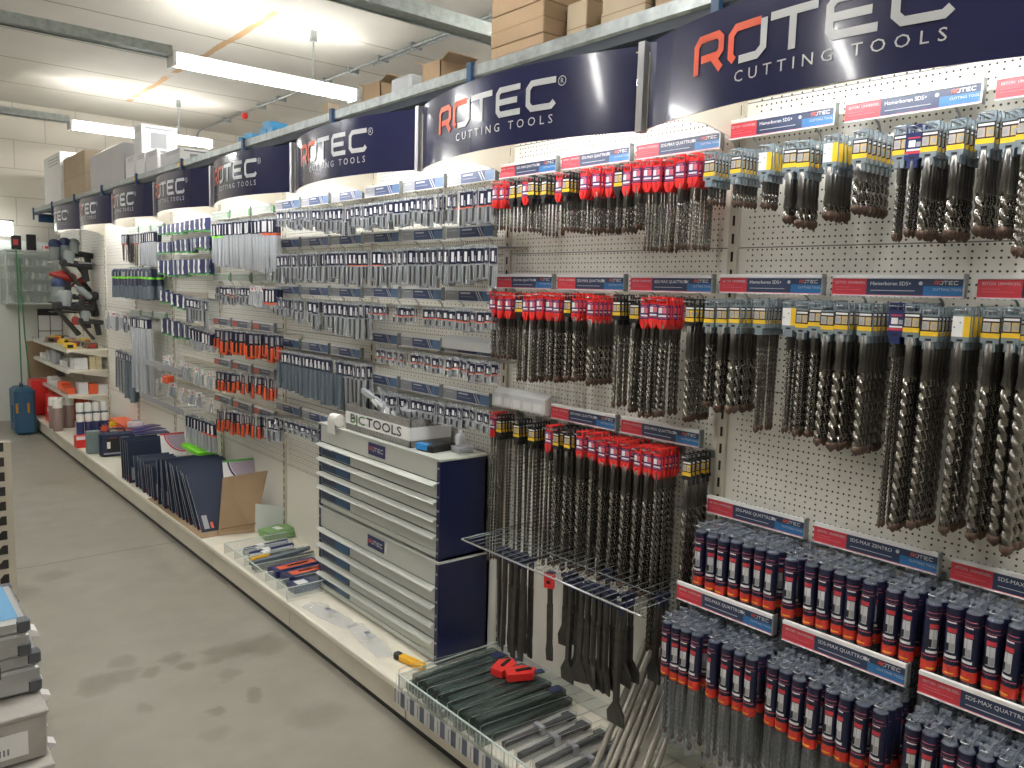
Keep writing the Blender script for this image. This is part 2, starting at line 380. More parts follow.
# ---------------------------------------------------------------- ceiling lamps and trunking
TUBEM = mat('fluorescent_tube', (1, .99, .96), .4, emit=CEIL_LAMP)
HEADM = mat('header_tube_glow', (1, .99, .965), .4, emit=HEADER_LAMP)
LAMPW = mat('white_lamp_housing', (.8, .8, .78), .4)
def ceiling_lamp(x0, x1, y, label, rods=(), z=3.07):
    t = thing('ceiling_lamp', label, 'lamp', ((x0 + x1) / 2, y, z), group=None)
    h = (x1 - x0) / 2
    hb = MB().prism([(-.022, .02), (-.022, .07), (.022, .07), (.022, .02)], 0, -h, h, LAMPW)
    for s in (-1, 1): hb.box(s * h - .012, s * h + .012, -.07, .07, -.03, .06, LAMPW)
    hb.build('housing', t)
    for s in (-1, 1):
        MB().cyl((-h + .02, s * .042, 0), (h - .02, s * .042, 0), .017, TUBEM, 12).build('tube', t)
    for rx in rods:
        r = MB().cyl((rx - (x0 + x1) / 2, 0, .07), (rx - (x0 + x1) / 2, 0, 3.5 - z), .006, GALV, 8)
        r.box(rx - (x0 + x1) / 2 - .02, rx - (x0 + x1) / 2 + .02, -.02, .02, 3.42 - z, 3.5 - z, GALV); r.build('hanger_rod', t)
    return t
ceiling_lamp(1.80, 3.17, 5.81, 'twin-tube ceiling lamp with a hanger rod, above the third and fourth banners', [2.83])
ceiling_lamp(1.80, 3.17, 8.96, 'twin-tube ceiling lamp hanging in front of the far block wall, behind white cartons', [2.83])
ceiling_lamp(3.0, 4.4, 3.2, 'ceiling lamp glimpsed between the cartons on the rack top')
for x, y, l in ((-1.2, 5.81, 'lamp over the aisle on the trunking of the nearer lamp'), (-1.2, 8.96, 'lamp over the aisle end on the far trunking'), (.1, 2.2, 'lamp over the aisle near the drawer cabinet, above the view'), (.1, -.6, 'lamp over the aisle behind the camera'), (-2.6, 2.2, 'lamp over the neighbouring aisle level with the cabinet'),
                (4.6, 5.81, 'lamp beyond the storage rack, in line with the nearer lamp'), (4.6, 8.96, 'lamp beyond the storage rack by the far wall'), (3.0, .3, 'lamp beyond the storage rack beside the camera')):
    ceiling_lamp(x, x + 1.37, y, l)
def trunking(x0, x1, y, label, h=.055, w=.09, z=3.14):
    m = MB().box(x0, x1, y - w / 2, y + w / 2, z - h / 2, z + h / 2, TRUNK)
    m.box(x0, x1, y - w / 2 - .008, y - w / 2, z - h / 2 - .01, z - h / 2 + .01, TRUNK).box(x0, x1, y + w / 2, y + w / 2 + .008, z - h / 2 - .01, z - h / 2 + .01, TRUNK)
    tag(m.build('lamp_trunking'), label, 'trunking')
trunking(-4, 1.79, 5.81, 'galvanised trunking running up to the lamp nearer the camera')
trunking(-4, 1.79, 8.96, 'galvanised trunking running up to the lamp by the far wall')
trunking(1.2, 6.9, 3.95, 'perforated galvanised beam crossing the ceiling above the near banners', .07, .13, 3.13)
# conduit with clips along the ceiling, red detector
m = MB().cyl((3.52, 2.5, 3.47), (3.52, 10.3, 3.47), .012, GALV, 8).tube([(3.52, 10.3, 3.47), (3.52, 10.42, 3.44), (3.52, 10.46, 3.3), (3.52, 10.46, 2.2)], .012, GALV, 8)
m.cyl((3.57, 2.5, 3.47), (3.57, 6.2, 3.47), .010, GALV, 8)
for i in range(14): m.box(3.50, 3.60, 3 + i * .5, 3.03 + i * .5, 3.455, 3.5, GALV)
tag(m.build('ceiling_conduit'), 'grey metal conduit clipped along the ceiling parallel to the rack', 'conduit')
RED_D = mat('red_alarm_plastic', (.75, .03, .02), .4)
for (x, y, l) in ((3.52, 8.9, 'small red alarm device on the conduit near the far wall'), (3.55, 3.9, 'red alarm device on the conduit beside the stacked cartons')):
    m = MB().lathe([(.012, 3.40), (.032, 3.41), (.036, 3.435), (.028, 3.45), (.02, 3.47)], RED_D, 12); 
    o = m.build('alarm_sounder', loc=(x, y, 0)); tag(o, l, 'alarm')

# ---------------------------------------------------------------- gondola wall
PEGM, nt, b = node_mat('perforated_cream_panel')
tc = nt.nodes.new('ShaderNodeTexCoord'); ob = tc.outputs['Object']
sx = nt.nodes.new('ShaderNodeSeparateXYZ'); nt.links.new(ob, sx.inputs[0]); Y_, Z_ = sx.outputs[1], sx.outputs[2]
def dots(py, oy, pz, oz, r):
    a = math_node(nt, 'SUBTRACT', math_node(nt, 'PINGPONG', math_node(nt, 'ADD', Y_, 50 + oy), py / 2), 0)
    c = math_node(nt, 'PINGPONG', math_node(nt, 'ADD', Z_, 50 + oz), pz / 2)
    return math_node(nt, 'LESS_THAN', math_node(nt, 'ADD', math_node(nt, 'MULTIPLY', a, a), math_node(nt, 'MULTIPLY', c, c)), r * r)
hole = math_node(nt, 'MAXIMUM', dots(.0149, 0, .0298, 0, .0027), dots(.0298, .0149, .0298, .0149, .0027))  # flat dark dots: the shade inside each hole is put into the colour
hole = math_node(nt, 'MULTIPLY', hole, math_node(nt, 'GREATER_THAN', Z_, .56))
hole = math_node(nt, 'MULTIPLY', hole, math_node(nt, 'LESS_THAN', Z_, 2.16))
yy = math_node(nt, 'PINGPONG', math_node(nt, 'ADD', Y_, 10 - .36), .5)      # no holes next to the uprights
hole = math_node(nt, 'MULTIPLY', hole, math_node(nt, 'GREATER_THAN', yy, .035))
zz = math_node(nt, 'PINGPONG', math_node(nt, 'SUBTRACT', Z_, .56), .1965)
seam = math_node(nt, 'MULTIPLY', math_node(nt, 'LESS_THAN', zz, .0016), math_node(nt, 'GREATER_THAN', Z_, .5))
fac = math_node(nt, 'MAXIMUM', hole, math_node(nt, 'MULTIPLY', seam, .75))
col = mixc(nt, fac, (.85, .835, .765), (.05, .045, .035))
nt.links.new(col, b.inputs['Base Color']); b.inputs['Roughness'].default_value = .5
bu = nt.nodes.new('ShaderNodeBump'); bu.inputs['Strength'].default_value = .6; bu.inputs['Distance'].default_value = .003; bu.invert = True
nt.links.new(fac, bu.inputs['Height']); nt.links.new(bu.outputs[0], b.inputs['Normal'])
def bayname(k):
    return ['nearest bay', 'second bay', 'cabinet bay', 'fourth bay', 'fifth bay', 'sixth bay', 'seventh bay', 'eighth bay', 'ninth bay', 'tenth bay'][k]
BAYS = [(-.64 + k, .36 + k) for k in range(0, 11)]
SLOT = mat('dark_slot', (.02, .018, .015), .8)
for k, (y0, y1) in enumerate(BAYS):
    o = struct(MB().box(XW, XW + .02, y0, y1 - .002, .15, 2.2, PEGM).build('wall_panel_%d' % (k + 1)))
    # upright with slots
    m = MB().box(XW - .012, XW + .03, y1 - .015, y1 + .015, .0, 2.2, CREAM)
    for i in range(41): m.box(XW - .0135, XW - .011, y1 - .004, y1 + .003, .15 + i * .05, .178 + i * .05, SLOT)
    struct(m.build('trim_%d' % (k + 1)))
# valance strip behind the banners at the wall head
struct(MB().box(XW - .02, XW, -.64, 10.36, 2.14, 2.2, CREAM).build('trim_20'))
# platform (bottom shelf) units: deck, rounded front, fascia, plinth
for k, (y0, y1) in enumerate(BAYS[:]):
    m = MB()
    m.prism([(XW, .15), (1.508, .15), (1.502, .148), (1.50, .143), (1.50, .127), (1.503, .123), (1.515, .122), (XW, .122)], 1, y0 + .002, y1 - .002, CREAM2)
    t = thing('platform_shelf', 'cream metal bottom shelf of the %s, standing on its plinth' % ['bay nearest the camera', 'second bay holding the chisel tray', 'third bay under the drawer cabinet', 'fourth bay holding the blister tray', 'fifth bay beside the torn cardboard', 'sixth bay under the blade packs', 'seventh bay under the tool case', 'eighth bay beyond the tool case', 'ninth bay under the white-capped cans', 'tenth bay by the blue case', 'last bay'][k], 'shelf', (0, 0, 0))
    m.build('deck', t)
    MB().box(1.516, 1.5215, y0 + .0035, y1 - .0035, .026, .121, CREAM).build('kick_plate', t)
    MB().box(1.522, XW, y0, y1, 0, .121, BLACK).build('plinth', t)
# lit header: curved banner, end plates, lamp tube
BANM = mat('glossy_navy_banner', (.022, .025, .085), .2, coat=.5)
ALU = mat('brushed_aluminium', (.5, .5, .52), .35, .8)
BN = ['curved navy banner nearest the camera, largest word mark', 'second curved navy banner from the camera, full word mark in strong glare', 'third curved navy banner, above the small drill packs', 'fourth curved navy banner, above the long blister tubes', 'fifth curved navy banner, above the navy and white cards', 'sixth curved navy banner, above the hanging saws', 'seventh curved navy banner, above the power tools', 'eighth and farthest curved navy banner, washed out by glare', 'ninth']
for k in range(-1, 9):
    y1 = 1.375 + k; y0 = y1 - .99      # y1 = far end (reads left in the photo)
    def surf(u, z, off=0.0):
        th = u * 2 - 1
        return (1.553 - .092 * (1 - th * th) - off, y1 - .012 - u * (y1 - y0 - .03), z)
    if k < 0: lab = 'curved navy banner beside the camera, mostly outside the view'
    else: lab = BN[k] if k < 8 else 'navy banner end piece above the far shelves'
    if k > 7: continue
    t = thing('header_banner', lab, 'banner')
    m = MB(); n = 28; vs = []; fs = []
    for off in (0, -.004):
        for z in (2.008, 2.213):
            for i in range(n + 1): vs.append(surf(i / n, z, off))
    N = n + 1; e1 = []; e2 = []
    for a in range(n):
        fs += [(a, a + 1, N + a + 1, N + a)]; e1 += [(2 * N + a + 1, 2 * N + a, 3 * N + a, 3 * N + a + 1)]
        e2 += [(a + 1, a, 2 * N + a, 2 * N + a + 1), (N + a, N + a + 1, 3 * N + a + 1, 3 * N + a)]
    m.add(vs, fs, BANM, True).add(vs, e1, BANM, True).add(vs, e2, BANM); b_ = m.build('panel', t)
    lg = MB(); sc_ = .080; u0 = .193; wl = .585
    logo(lg, lambda u, v: surf(u0 + u / 7.3 * wl, 2.088 + v * sc_, .0025), ORANGE, SILVER)
    put_text(lg, 'CUTTING TOOLS', .033, SILVER, lambda u, v: surf(.322 + u / .885, 2.050 + v, .0025), space=1.66)
    vs_, fs_ = stroke([(math.cos(a / 16 * 2 * math.pi) * .012, math.sin(a / 16 * 2 * math.pi) * .012) for a in range(16)], .0022, True)
    lg.add([surf(.79 + u, 2.155 + v, .0025) for u, v in vs_], fs_, SILVER)
    put_text(lg, 'R', .018, SILVER, lambda u, v: surf(.7845 + u, 2.149 + v, .0025))
    lg.build('logo', b_)
    MB().box(1.535, 1.56, y1 - .012, y1 + .008, 2.0, 2.215, ALU).build('joint_profile', t)
    # arched end plate back to the wall
    pts = [(1.55, 2.0), (1.60, 2.028), (1.68, 2.05), (1.78, 2.056), (1.88, 2.04), (XW, 2.0), (XW, 2.19), (1.55, 2.19)]
    MB().prism(pts, 1, y1 - .018, y1 - .014, CREAM).build('end_plate', t)
    MB().box(1.552, XW - .02, y0 + .002, y1 - .02, 2.197, 2.20, CREAM).build('light_stop_panel', t)  # unseen panel added to keep header light off the shelf underside
    tb = MB().box(1.60, 1.66, y0 + .06, y1 - .06, 2.165, 2.19, LAMPW); tb.build('lamp_housing', t)
    MB().cyl((1.63, y0 + .08, 2.152), (1.63, y1 - .08, 2.152), .009, HEADM, 10).build('lamp_tube', t)
# storage shelf over the header
BLUEU = mat('blue_rack_paint', (.02, .07, .16), .45)
SHADEB = mat('shelf_shade_navy', (.02, .03, .045), .6)  # shade under and behind the overhead shelf, put into the colour
for k, (y0, y1) in enumerate([(-.72 + 1.0 * i, .28 + 1.0 * i) for i in range(0, 11)]):
    if y1 > 10.4: continue
    t = thing('storage_shelf', 'galvanised overhead shelf section above the %s' % ['banner beside the camera', 'largest banner', 'second banner with the strong glare', 'third banner', 'fourth banner', 'fifth banner', 'sixth banner', 'seventh banner', 'eighth banner', 'farthest cartons', 'end'][k], 'shelf')
    m = MB().box(1.70, 2.62, y0, y1, 2.334, 2.350, GALV).box(1.702, 2.60, y0, y1, 2.320, 2.3335, SHADEB)
    m.prism([(1.68, 2.352), (1.702, 2.352), (1.702, 2.314), (1.69, 2.312), (1.68, 2.318)], 1, y0, y1, GALV)
    m.box(1.69, 1.71, y0, y1, 2.285, 2.312, SHADEB)  # dark strip painted in for the shade below the rail
    m.build('deck', t)
    MB().box(1.72, 2.59, y1 - .05, y1 - .01, 2.21, 2.30, BLUEU).build('cross_beam', t)
    MB().box(1.668, 1.684, y1 - .03, y1 - .006, 2.23, 2.362, BLUEU).build('bracket', t)
    MB().box(2.60, 2.62, y0, y1, 0, 2.30, SHADEB).build('shade_sheet', t)  # navy sheet added to stand in for the dark depth of the rack
for k in range(0, 11, 2):
    y = .28 + k
    if y > 10.4: continue
    MBu = MB()
    MBu.box(2.52, 2.59, y - .03, y + .03, 0, 2.31, BLUEU)
    struct(MBu.build('trim_%d' % (30 + k)))

# ---------------------------------------------------------------- sign strips
def strip_proto(kind, text=''):
    """sign holder 0.315 long; origin at its top far corner; runs towards -Y; face looks to -X, slightly tilted"""
    m = MB()
    L = .305; H = .049
    m.box(-.006, .004, -L, 0, -.009, 0, WHITE); m.box(-.002, .004, -L, 0, -H, -.009, WHITE); m.box(-.006, 0, -L, 0, -H - .003, -H, WHITE)
    for y in (-.07, -.25): m.tube([(.002, y, -.045), (.03, y, -.06), (.046, y, -.085)], .003, WIRE, 5)
    m.box(-.007, .012, -L - .004, -L, -H - .003, .002, GALV)
    o = m.build('sign_holder')
    s = MB(); fx = -.0035
    def q(y0, y1, z0, z1, mt, d=0): s.box(fx - d - .0006, fx + .002, -L * y1, -L * y0, z0, z1, mt)
    if kind == 'red':
        q(0, .285, -.048, -.010, REDSIGN); q(.285, 1, -.048, -.010, NAVYSIGN)
        q(.72, 1, -.048, -.026, BLUESIGN, .0003); q(.0, 1, -.0492, -.0475, PINK, .0006)
        f = lambda y, z: (lambda u, v: (fx - .0016, -L * y - u, z + v))
        put_text(s, 'BETON  UNIVERSEEL', .0082, SIGNLINE, f(.03, -.022))
        for i, (a, b2) in enumerate(((.03, .15), (.03, .24))): q(a, b2, -.031 - i * .006, -.0297 - i * .006, PINK, .0008)
        put_text(s, text, .0125, WHITE, f(.315, -.025))
        q(.32, .66, -.038, -.0366, SIGNLINE, .0008)
        logo(s, lambda u, v: (fx - .0018, -L * (.80) - u * .0070, -.0225 + v * .0085), ORANGE, SILVER, False)
        s.cyl((fx - .0014, -L * .70, -.020), (fx + .001, -L * .70, -.020), .0045, SIGNLINE, 10)
        put_text(s, 'CUTTING TOOLS', .008, SIGNLINE, f(.79, -.036), space=1.05)
    elif kind == 'grey':
        q(0, .3, -.048, -.010, GREYSIGN); q(.3, .8, -.048, -.010, mat('slate_blue_sign_print', (.06, .09, .20), .35)); q(.8, 1, -.048, -.010, mat('mid_blue_sign_print', (.13, .22, .40), .35))
        q(.34, .55, -.022, -.016, SIGNLINE, .0006); q(.05, .22, -.021, -.018, SIGNLINE, .0006); q(.34, .62, -.034, -.032, GREYSIGN, .0006)
        for a in (.66, .71): s.add([(fx - .0012, -L * a, -.012), (fx - .0012, -L * (a + .02), -.012), (fx - .0012, -L * (a + .10), -.046), (fx - .0012, -L * (a + .08), -.046)], [(0, 1, 2, 3)], SIGNLINE)
    elif kind == 'orange':
        q(0, 1, -.048, -.010, mat('grey_blue_sign_print', (.13, .15, .19), .35)); q(0, .28, -.044, -.012, mat('coral_sign_print', (.62, .16, .12), .4), .0006); q(.4, .75, -.024, -.02, SIGNLINE, .0006)
        q(.8, .98, -.048, -.010, GREYSIGN, .0004)
    else:
        q(0, 1, -.048, -.010, mat('pale_green_sign_print', (.45, .50, .44), .4)); q(0, 1, -.012, -.010, GREENP, .0006); q(.9, 1, -.048, -.012, GREENP, .0005); q(.2, .6, -.026, -.021, SIGNLINE, .0006)
    s.build('sign_insert', o)
    o['category'] = 'sign'
    return kids(o)
_sp = {}
def strip(kind, text, y, z, label, x=1.9, tilt=0.0):
    k = (kind, text)
    if k not in _sp:
        o = strip_proto(kind, text); _sp[k] = o
        o.location = (x, y, z); o['label'] = label; o['group'] = 'price sign strips on the peg wall'; o.rotation_euler = (0, tilt, 0)
        return
    o = copy_tree(_sp[k], label, 'price sign strips on the peg wall', (x, y, z), (0, tilt, 0))
QX, HB, ZN = 'SDS-MAX QUATTRO-X', 'Hamerboren SDS+', 'SDS-MAX ZENTRO'
def bay_strips(kind, texts, kbay, z, rowlab, x=1.9):
    """three strips across bay kbay (0 = nearest); far edge first"""
    yf = .36 + kbay
    for i in range(3):
        strip(kind, texts[i] if isinstance(texts, (list, tuple)) else texts, yf - i / 3 + .002, z, 'sign strip, %s of three from the far post, %s, %s' % (nth(i + 1), rowlab, bayname(kbay)), x)
# k: bay index where BAYS[k] ends at .36+k ; nearest visible bay is 1
ROWS_RED = [(1, [HB, HB, HB], 2.080, 'top row', 1.9), (2, [QX, QX, QX], 2.062, 'top row', 1.9), (1, [HB, HB, HB], 1.664, 'middle row', 1.9), (2, [QX, QX, QX], 1.662, 'middle row', 1.9),
            (1, [QX, ZN, QX], 1.032, 'upper tube row', 1.9), (1, [QX, QX, QX], .80, 'lower tube row', 1.78)]
for k, tx, z, rl, x in ROWS_RED:
    yf = .36 + k
    for i in range(3):
        strip('red', tx[i], yf - i / 3 + .004, z, 'red and navy sign strip, %s from the post, over the %s, %s' % (nth(i + 1), rl, ['', 'nearest bay', 'red-card bay'][k]), x)
for i, y in ((1, 2.04), (2, 1.71)):
    strip('red', QX, y, 1.213, 'red and navy sign strip over the long drills, %s' % ('beside the white cover' if i == 1 else 'beside the post'))
def fill_rows(kind, k, zs, names):
    for z, nm in zip(zs, names):
        for i in range(3):
            strip(kind, '', .36 + k - i / 3 + .004, z, '%s sign strip, %s from the far post, %s tier, %s' % ({'grey': 'slate blue', 'orange': 'grey and orange', 'green': 'green-edged'}[kind], nth(i + 1), nm, {3: 'bay above the cabinet', 4: 'bay above the torn cardboard', 5: 'long-tube bay', 6: 'navy-card bay', 7: 'bay of hanging saws'}[k]))
fill_rows('grey', 3, [2.062, 1.853, 1.606, 1.398, 1.205], ['top', 'second', 'third', 'fourth', 'lowest'])
fill_rows('grey', 4, [2.062, 1.853, 1.600, 1.308, .936], ['top', 'second', 'third', 'fourth', 'lowest'])
fill_rows('green', 5, [2.055, 1.664], ['top', 'second'])
fill_rows('orange', 5, [1.377, 1.110, .865], ['third', 'fourth', 'lowest'])
fill_rows('green', 7, [2.04, 1.72, 1.36], ['top', 'second', 'third'])
# white plastic cover over one sign and price rail
m = MB().prism([(1.875, 1.222), (1.905, 1.240), (1.905, 1.165), (1.875, 1.17)], 1, 2.05, 2.348, mat('white_plastic_cover', (.72, .74, .75), .3))
for i in range(5): m.box(1.872, 1.875, 2.07 + i * .055, 2.11 + i * .055, 1.177, 1.205, WHITE)
tag(m.build('shelf_edge_cover'), 'white plastic shelf-edge cover beside the long drill bits', 'cover')
m = MB().prism([(1.87, 1.40), (1.897, 1.417), (1.897, 1.36), (1.87, 1.365)], 1, 2.362, 2.68, mat('white_plastic_cover', (.72, .74, .75), .3))
tag(m.build('shelf_edge_cover'), 'white plastic cover over the fourth-tier sign above the cabinet', 'cover')
# ---------------------------------------------------------------- drill bits on hangers
_bit = {}
def bit_mesh(dia, L, lo=False):
    """steel bit hanging from z=-.08 down to -L: shank, neck, twin spiral flutes, carbide tip"""
    key = (dia, L, lo)
    if key in _bit: return _bit[key]
    r = dia / 2000; m = MB(); rs = max(min(r, .009), .005) if r > .0045 else .004
    z0 = -.078; big = dia > 18
    zs = z0 - (.05 if big else .03); zf = zs - (.03 if big else .012); tip = .006 + r * .5
    if L < .2: zs = z0 - .02; zf = zs - .012
    m.lathe([(r * .9, zf - .004), (r * .95, zf), (rs * .85, zs - .004), (rs, zs), (rs, z0), (rs * .6, z0 + .003)], SHANK, 8 if lo else 12)
    n = 8 if lo else 12; pitch = max(.024, dia / 1000 * 2.4); rings = int((L - tip + zf) / pitch * (9 if lo else 12)) + 2
    vs = []; fs = []
    for k in range(rings + 1):
        z = zf - (L - tip + zf) * k / rings; ph = -2 * math.pi * (z - zf) / pitch
        for i in range(n):
            t = 2 * math.pi * i / n; q = abs(math.cos(t)); rr = r * (.50 + .50 * q ** .8)
            vs.append((rr * math.cos(t + ph), rr * math.sin(t + ph), z))
    for k in range(rings):
        for i in range(n):
            j = (i + 1) % n; fs.append((k * n + i, (k + 1) * n + i, (k + 1) * n + j, k * n + j))
    m.add(vs, fs, STEEL, True)
    tz = -(L - tip)
    m.lathe([(r * .12, -L), (r * .55, -L + tip * .4), (r * 1.03, tz - .001), (r * 1.03, tz + tip * .9), (r * .8, tz + tip)], TIP, n)
    _bit[key] = m.mesh('drill_bit'); return _bit[key]
def wave_mesh_parts(col):
    """plastic hanger and its printed label, facing -X, width along Y; top at z=0"""
    h = MB(); l = MB()
    P = {'grey': GREYP, 'spare': GREYP, 'black': BLACK, 'red': REDP, 'navy': NAVYP}[col]
    W = .0175 if col in ('grey', 'spare', 'navy') else .0155
    # hanging eye
    for a, b2 in ((-W, -W + .004), (W - .004, W)): h.box(-.002, .002, a, b2, -.02, -.001, P)
    h.box(-.002, .002, -W, W, -.0035, 0, P); h.box(-.002, .002, -W, W, -.022, -.017, P)
    # label carrier
    h.box(-.0025, .003, -W, W, -.066, -.020, P)
    if col == 'red':
        pl = [(-W, -.064), (W, -.064), (W, -.078), (W * .45, -.092), (-W * .45, -.092), (-W, -.078)]
        h.prism(pl, 0, -.004, .005, P)
        h.cyl((-.0052, 0, -.074), (-.0035, 0, -.074), .0035, BLACK, 8); h.cyl((-.006, 0, -.092), (-.006, 0, -.066), .003, P, 6)
    else:
        pl = [(-W, -.064), (W, -.064), (W, -.074), (W * .62, -.076), (W * .62, -.092), (-W * .62, -.092), (-W * .62, -.076), (-W, -.074)]
        h.prism(pl, 0, -.005, .007, P)
        h.box(-.0056, -.0045, -.006, .006, -.0735, -.069, BLACK)
    f = -.0032
    def q(y0, y1, z0, z1, mt, d=0): l.box(f - d, -.0025, -W * y1, -W * y0, z0, z1, mt)     # y in -1..1, reading direction -Y
    if col == 'red':
        q(-1, 1, -.064, -.022, PURPLE); q(-.8, -.05, -.046, -.030, WHITE, .0004); q(.05, .85, -.046, -.030, PINK, .0004); q(-.8, .85, -.056, -.051, WHITE, .0004); q(-.6, .6, -.0275, -.025, PINK, .0004); q(-1, 1, -.060, -.0585, PINK, .0004)
    elif col == 'navy':
        q(-1, 1, -.066, -.021, NAVYP); q(-.6, .2, -.048, -.034, WHITE, .0004); q(.3, .8, -.048, -.038, GREYSIGN, .0004); q(-.8, .8, -.056, -.052, WHITE, .0004); q(-.95, .95, -.062, -.057, REDSIGN, .0004); q(-.7, .7, -.030, -.027, REDSIGN, .0004)
    elif col == 'spare':     # plain back of the card, yellow half
        q(-1, .25, -.066, -.021, WHITE); q(.25, 1, -.066, -.021, YEL, .0001)
        for a, b2 in ((-.75, -.044), (-.1, -.034)): l.cyl((f - .0006, W * -a, b2), (f, W * -a, b2), .0016, BLACK, 6)
    else:
        q(-1, 1, -.066, -.021, BLACK); q(-.85, .85, -.0285, -.024, WHITE, .0004)
        q(-.86, -.06, -.0505, -.032, BEIGE, .0004); q(.06, .86, -.0505, -.032, YEL if col == 'black' else mat('sand_yellow_print', (.58, .43, .18), .4), .0004); q(-1, 1, -.0635, -.0535, YEL, .0004)
        q(-.75, -.3, -.047, -.037, GREYSIGN, .0007); q(.3, .75, -.047, -.037, GREYSIGN, .0007)
    return h.mesh('hanger'), l.mesh('label')
_hg = {}
CN = {'grey': 'blue-grey hanger', 'spare': 'grey hanger turned blank side out', 'black': 'black hanger with yellow label', 'red': 'red hanger with purple label', 'navy': 'navy hanger with red band'}
def drill(col, dia, L, loc, label, group, lo=False, jit=True, name='drill_bit'):
    """thing = the bit itself; hanger and label are its parts"""
    if col not in _hg: _hg[col] = wave_mesh_parts(col)
    o = link(name, bit_mesh(dia, L, lo), None, loc)
    hg = link('hanger', _hg[col][0], o); link('label', _hg[col][1], hg)
    if jit: o.rotation_euler = (random.gauss(0, .006), random.gauss(0, .012), random.gauss(0, .10)); 
    tag(o, label, 'drill bit', group)
    return o
_hk = {}
def hook(x0, x1, y, z, label, group, slope=0.0, ww=.016):
    """double-wire display hook from the wall (x1) out to x0"""
    k = (round(x1 - x0, 3), slope, ww)
    if k not in _hk:
        L = x1 - x0; m = MB(); h = ww / 2
        m.tube([(L, h, -slope * L), (.004, h, 0), (0, h * .7, .001), (0, -h * .7, .001), (.004, -h, 0), (L, -h, -slope * L)], .0014, WIRE, 5)
        m.box(L - .004, L, -h - .008, h + .008, -slope * L - .012, -slope * L + .01, GALV)
        _hk[k] = m.mesh('display_hook')
    return tag(link('display_hook', _hk[k], None, (x0, y, z)), label, 'hook', group)
def hang_row(tab, zt, rowname, slope=0.0, step=.0148, bayf=None, xend=1.945):
    cnt = {}
    for Y, col, n, dia, L, xf in tab:
        b = bayf(Y); cnt[b] = cnt.get(b, 0) + 1; pos = nth(cnt[b]); zj = random.uniform(-.005, .004)
        hook(xf - .025, xend, Y, zt + zj - .0084, '%s wire hook, %s, %s, with drill bits' % (pos, rowname, b), 'wire hooks of the drill rows', slope)
        L = round(L + .004, 2)
        st = max(step, dia * .00098)
        n = max(n + 1, 5 if rowname != 'top row' else 3)
        n = min(n, int((xend - .012 - xf) / st) + 1)
        for i in range(n):
            z = zt + zj - slope * step * i
            gl = '%s drill bit on %s, %s, %s hook, %s, %s' % ({True: 'thick', False: 'thin'}[dia >= 16], {'grey': 'grey card', 'spare': 'blank card', 'black': 'black card', 'red': 'red card', 'navy': 'navy card'}[col], 'in front' if i == 0 else nth(i + 1) + ' back', pos, rowname, b)
            drill(col, dia, L, (xf + i * st, Y + random.uniform(-.0012, .0012), z), gl, 'drill bits of the ' + rowname, lo=(dia < 16), name='long_drill_bit' if rowname == 'lower row' else ('hammer_drill_bit' if col in ('grey', 'spare', 'navy') else 'drill_bit'))
def bay_r(Y): return 'second banner' if Y > 1.36 else 'big banner'
hang_row(TOP, 1.983, 'top row', bayf=bay_r)
hang_row(MID, 1.596, 'middle row', bayf=bay_r, xend=1.94)
hang_row(LONG, 1.148, 'lower row', bayf=lambda Y: 'over chisels', step=.014)
# small extra packs filling between the thick ones
# ---------------------------------------------------------------- clear tubes with long drills
def tube_proto(full=True):
    m = MB(); R = .0155
    m.lathe([(R * .98, -.335), (R, -.333), (R, -.022), (R * .9, -.018)], TUBEP, 12)
    o = m.build('drill_tube')
    c = MB().lathe([(R * 1.0, -.006), (R * 1.0, -.003), (R * .85, .0), (R * .4, .0008)], CAPP, 12)
    c.box(-.002, .002, -.012, .012, .0, .005, CAPP).box(-.002, .002, -.012, -.006, .005, .016, CAPP).box(-.002, .002, .006, .012, .005, .016, CAPP).box(-.002, .002, -.012, .012, .016, .022, CAPP).box(-.010, .010, -.0015, .0015, .001, .012, CAPP)
    c.build('hanging_cap', o)
    s = MB(); r2 = R + .0006
    s.lathe([(r2, -.128), (r2, -.005)], mat('dark_navy_sleeve', (.012, .016, .05), .3), 14, smooth=True)
    s.lathe([(r2 + .0002, -.152), (r2 + .0002, -.130)], mat('orange_red_band', (.64, .045, .03), .35), 14)
    def patch(a0, a1, z0, z1, mt, d=.0005, n=5):
        vs = []; fs = []
        for z in (z0, z1):
            for i in range(n + 1):
                a = math.radians(180 - (a0 + (a1 - a0) * i / n)); vs.append(((r2 + d) * math.cos(a), -(r2 + d) * math.sin(a) * -1, z))
        for i in range(n): fs.append((i, i + 1, n + 2 + i, n + 1 + i))
        s.add(vs, fs, mt, True)
    for a in (0,):
        patch(-40, 30, -.056, -.046, REDSIGN); patch(-34, 26, -.100, -.058, mat('grey_white_label', (.62, .63, .65), .4)); patch(-30, -4, -.098, -.080, GREYSIGN, .0008); patch(6, 26, -.098, -.080, BLACK, .0008)
        patch(-35, 35, -.036, -.033, WHITE); patch(-60, 60, -.022, -.0205, PINK); patch(-80, 80, -.0305, -.0295, PINK); patch(-45, 45, -.112, -.106, WHITE); patch(-80, 80, -.119, -.117, PINK); patch(-35, 30, -.147, -.144, YEL, .0008)
        patch(-2, 0, -.1, -.058, NAVY, .001)
    s.build('printed_sleeve', o)
    d = MB(); d.v = []; 
    b = link('drill', bit_mesh(14, .33, True), o)
    return kids(o)
tp = tube_proto(); first = [True]
def tube_at(x, y, z, lab, grp):
    if first[0]:
        first[0] = False; tp.location = (x, y, z); tag(tp, lab, 'packaged drill', grp); tp.rotation_euler = (0, 0, 0); return
    copy_tree(tp, lab, grp, (x, y, z), (random.gauss(0, .012), random.gauss(0, .012), random.gauss(0, .25)))
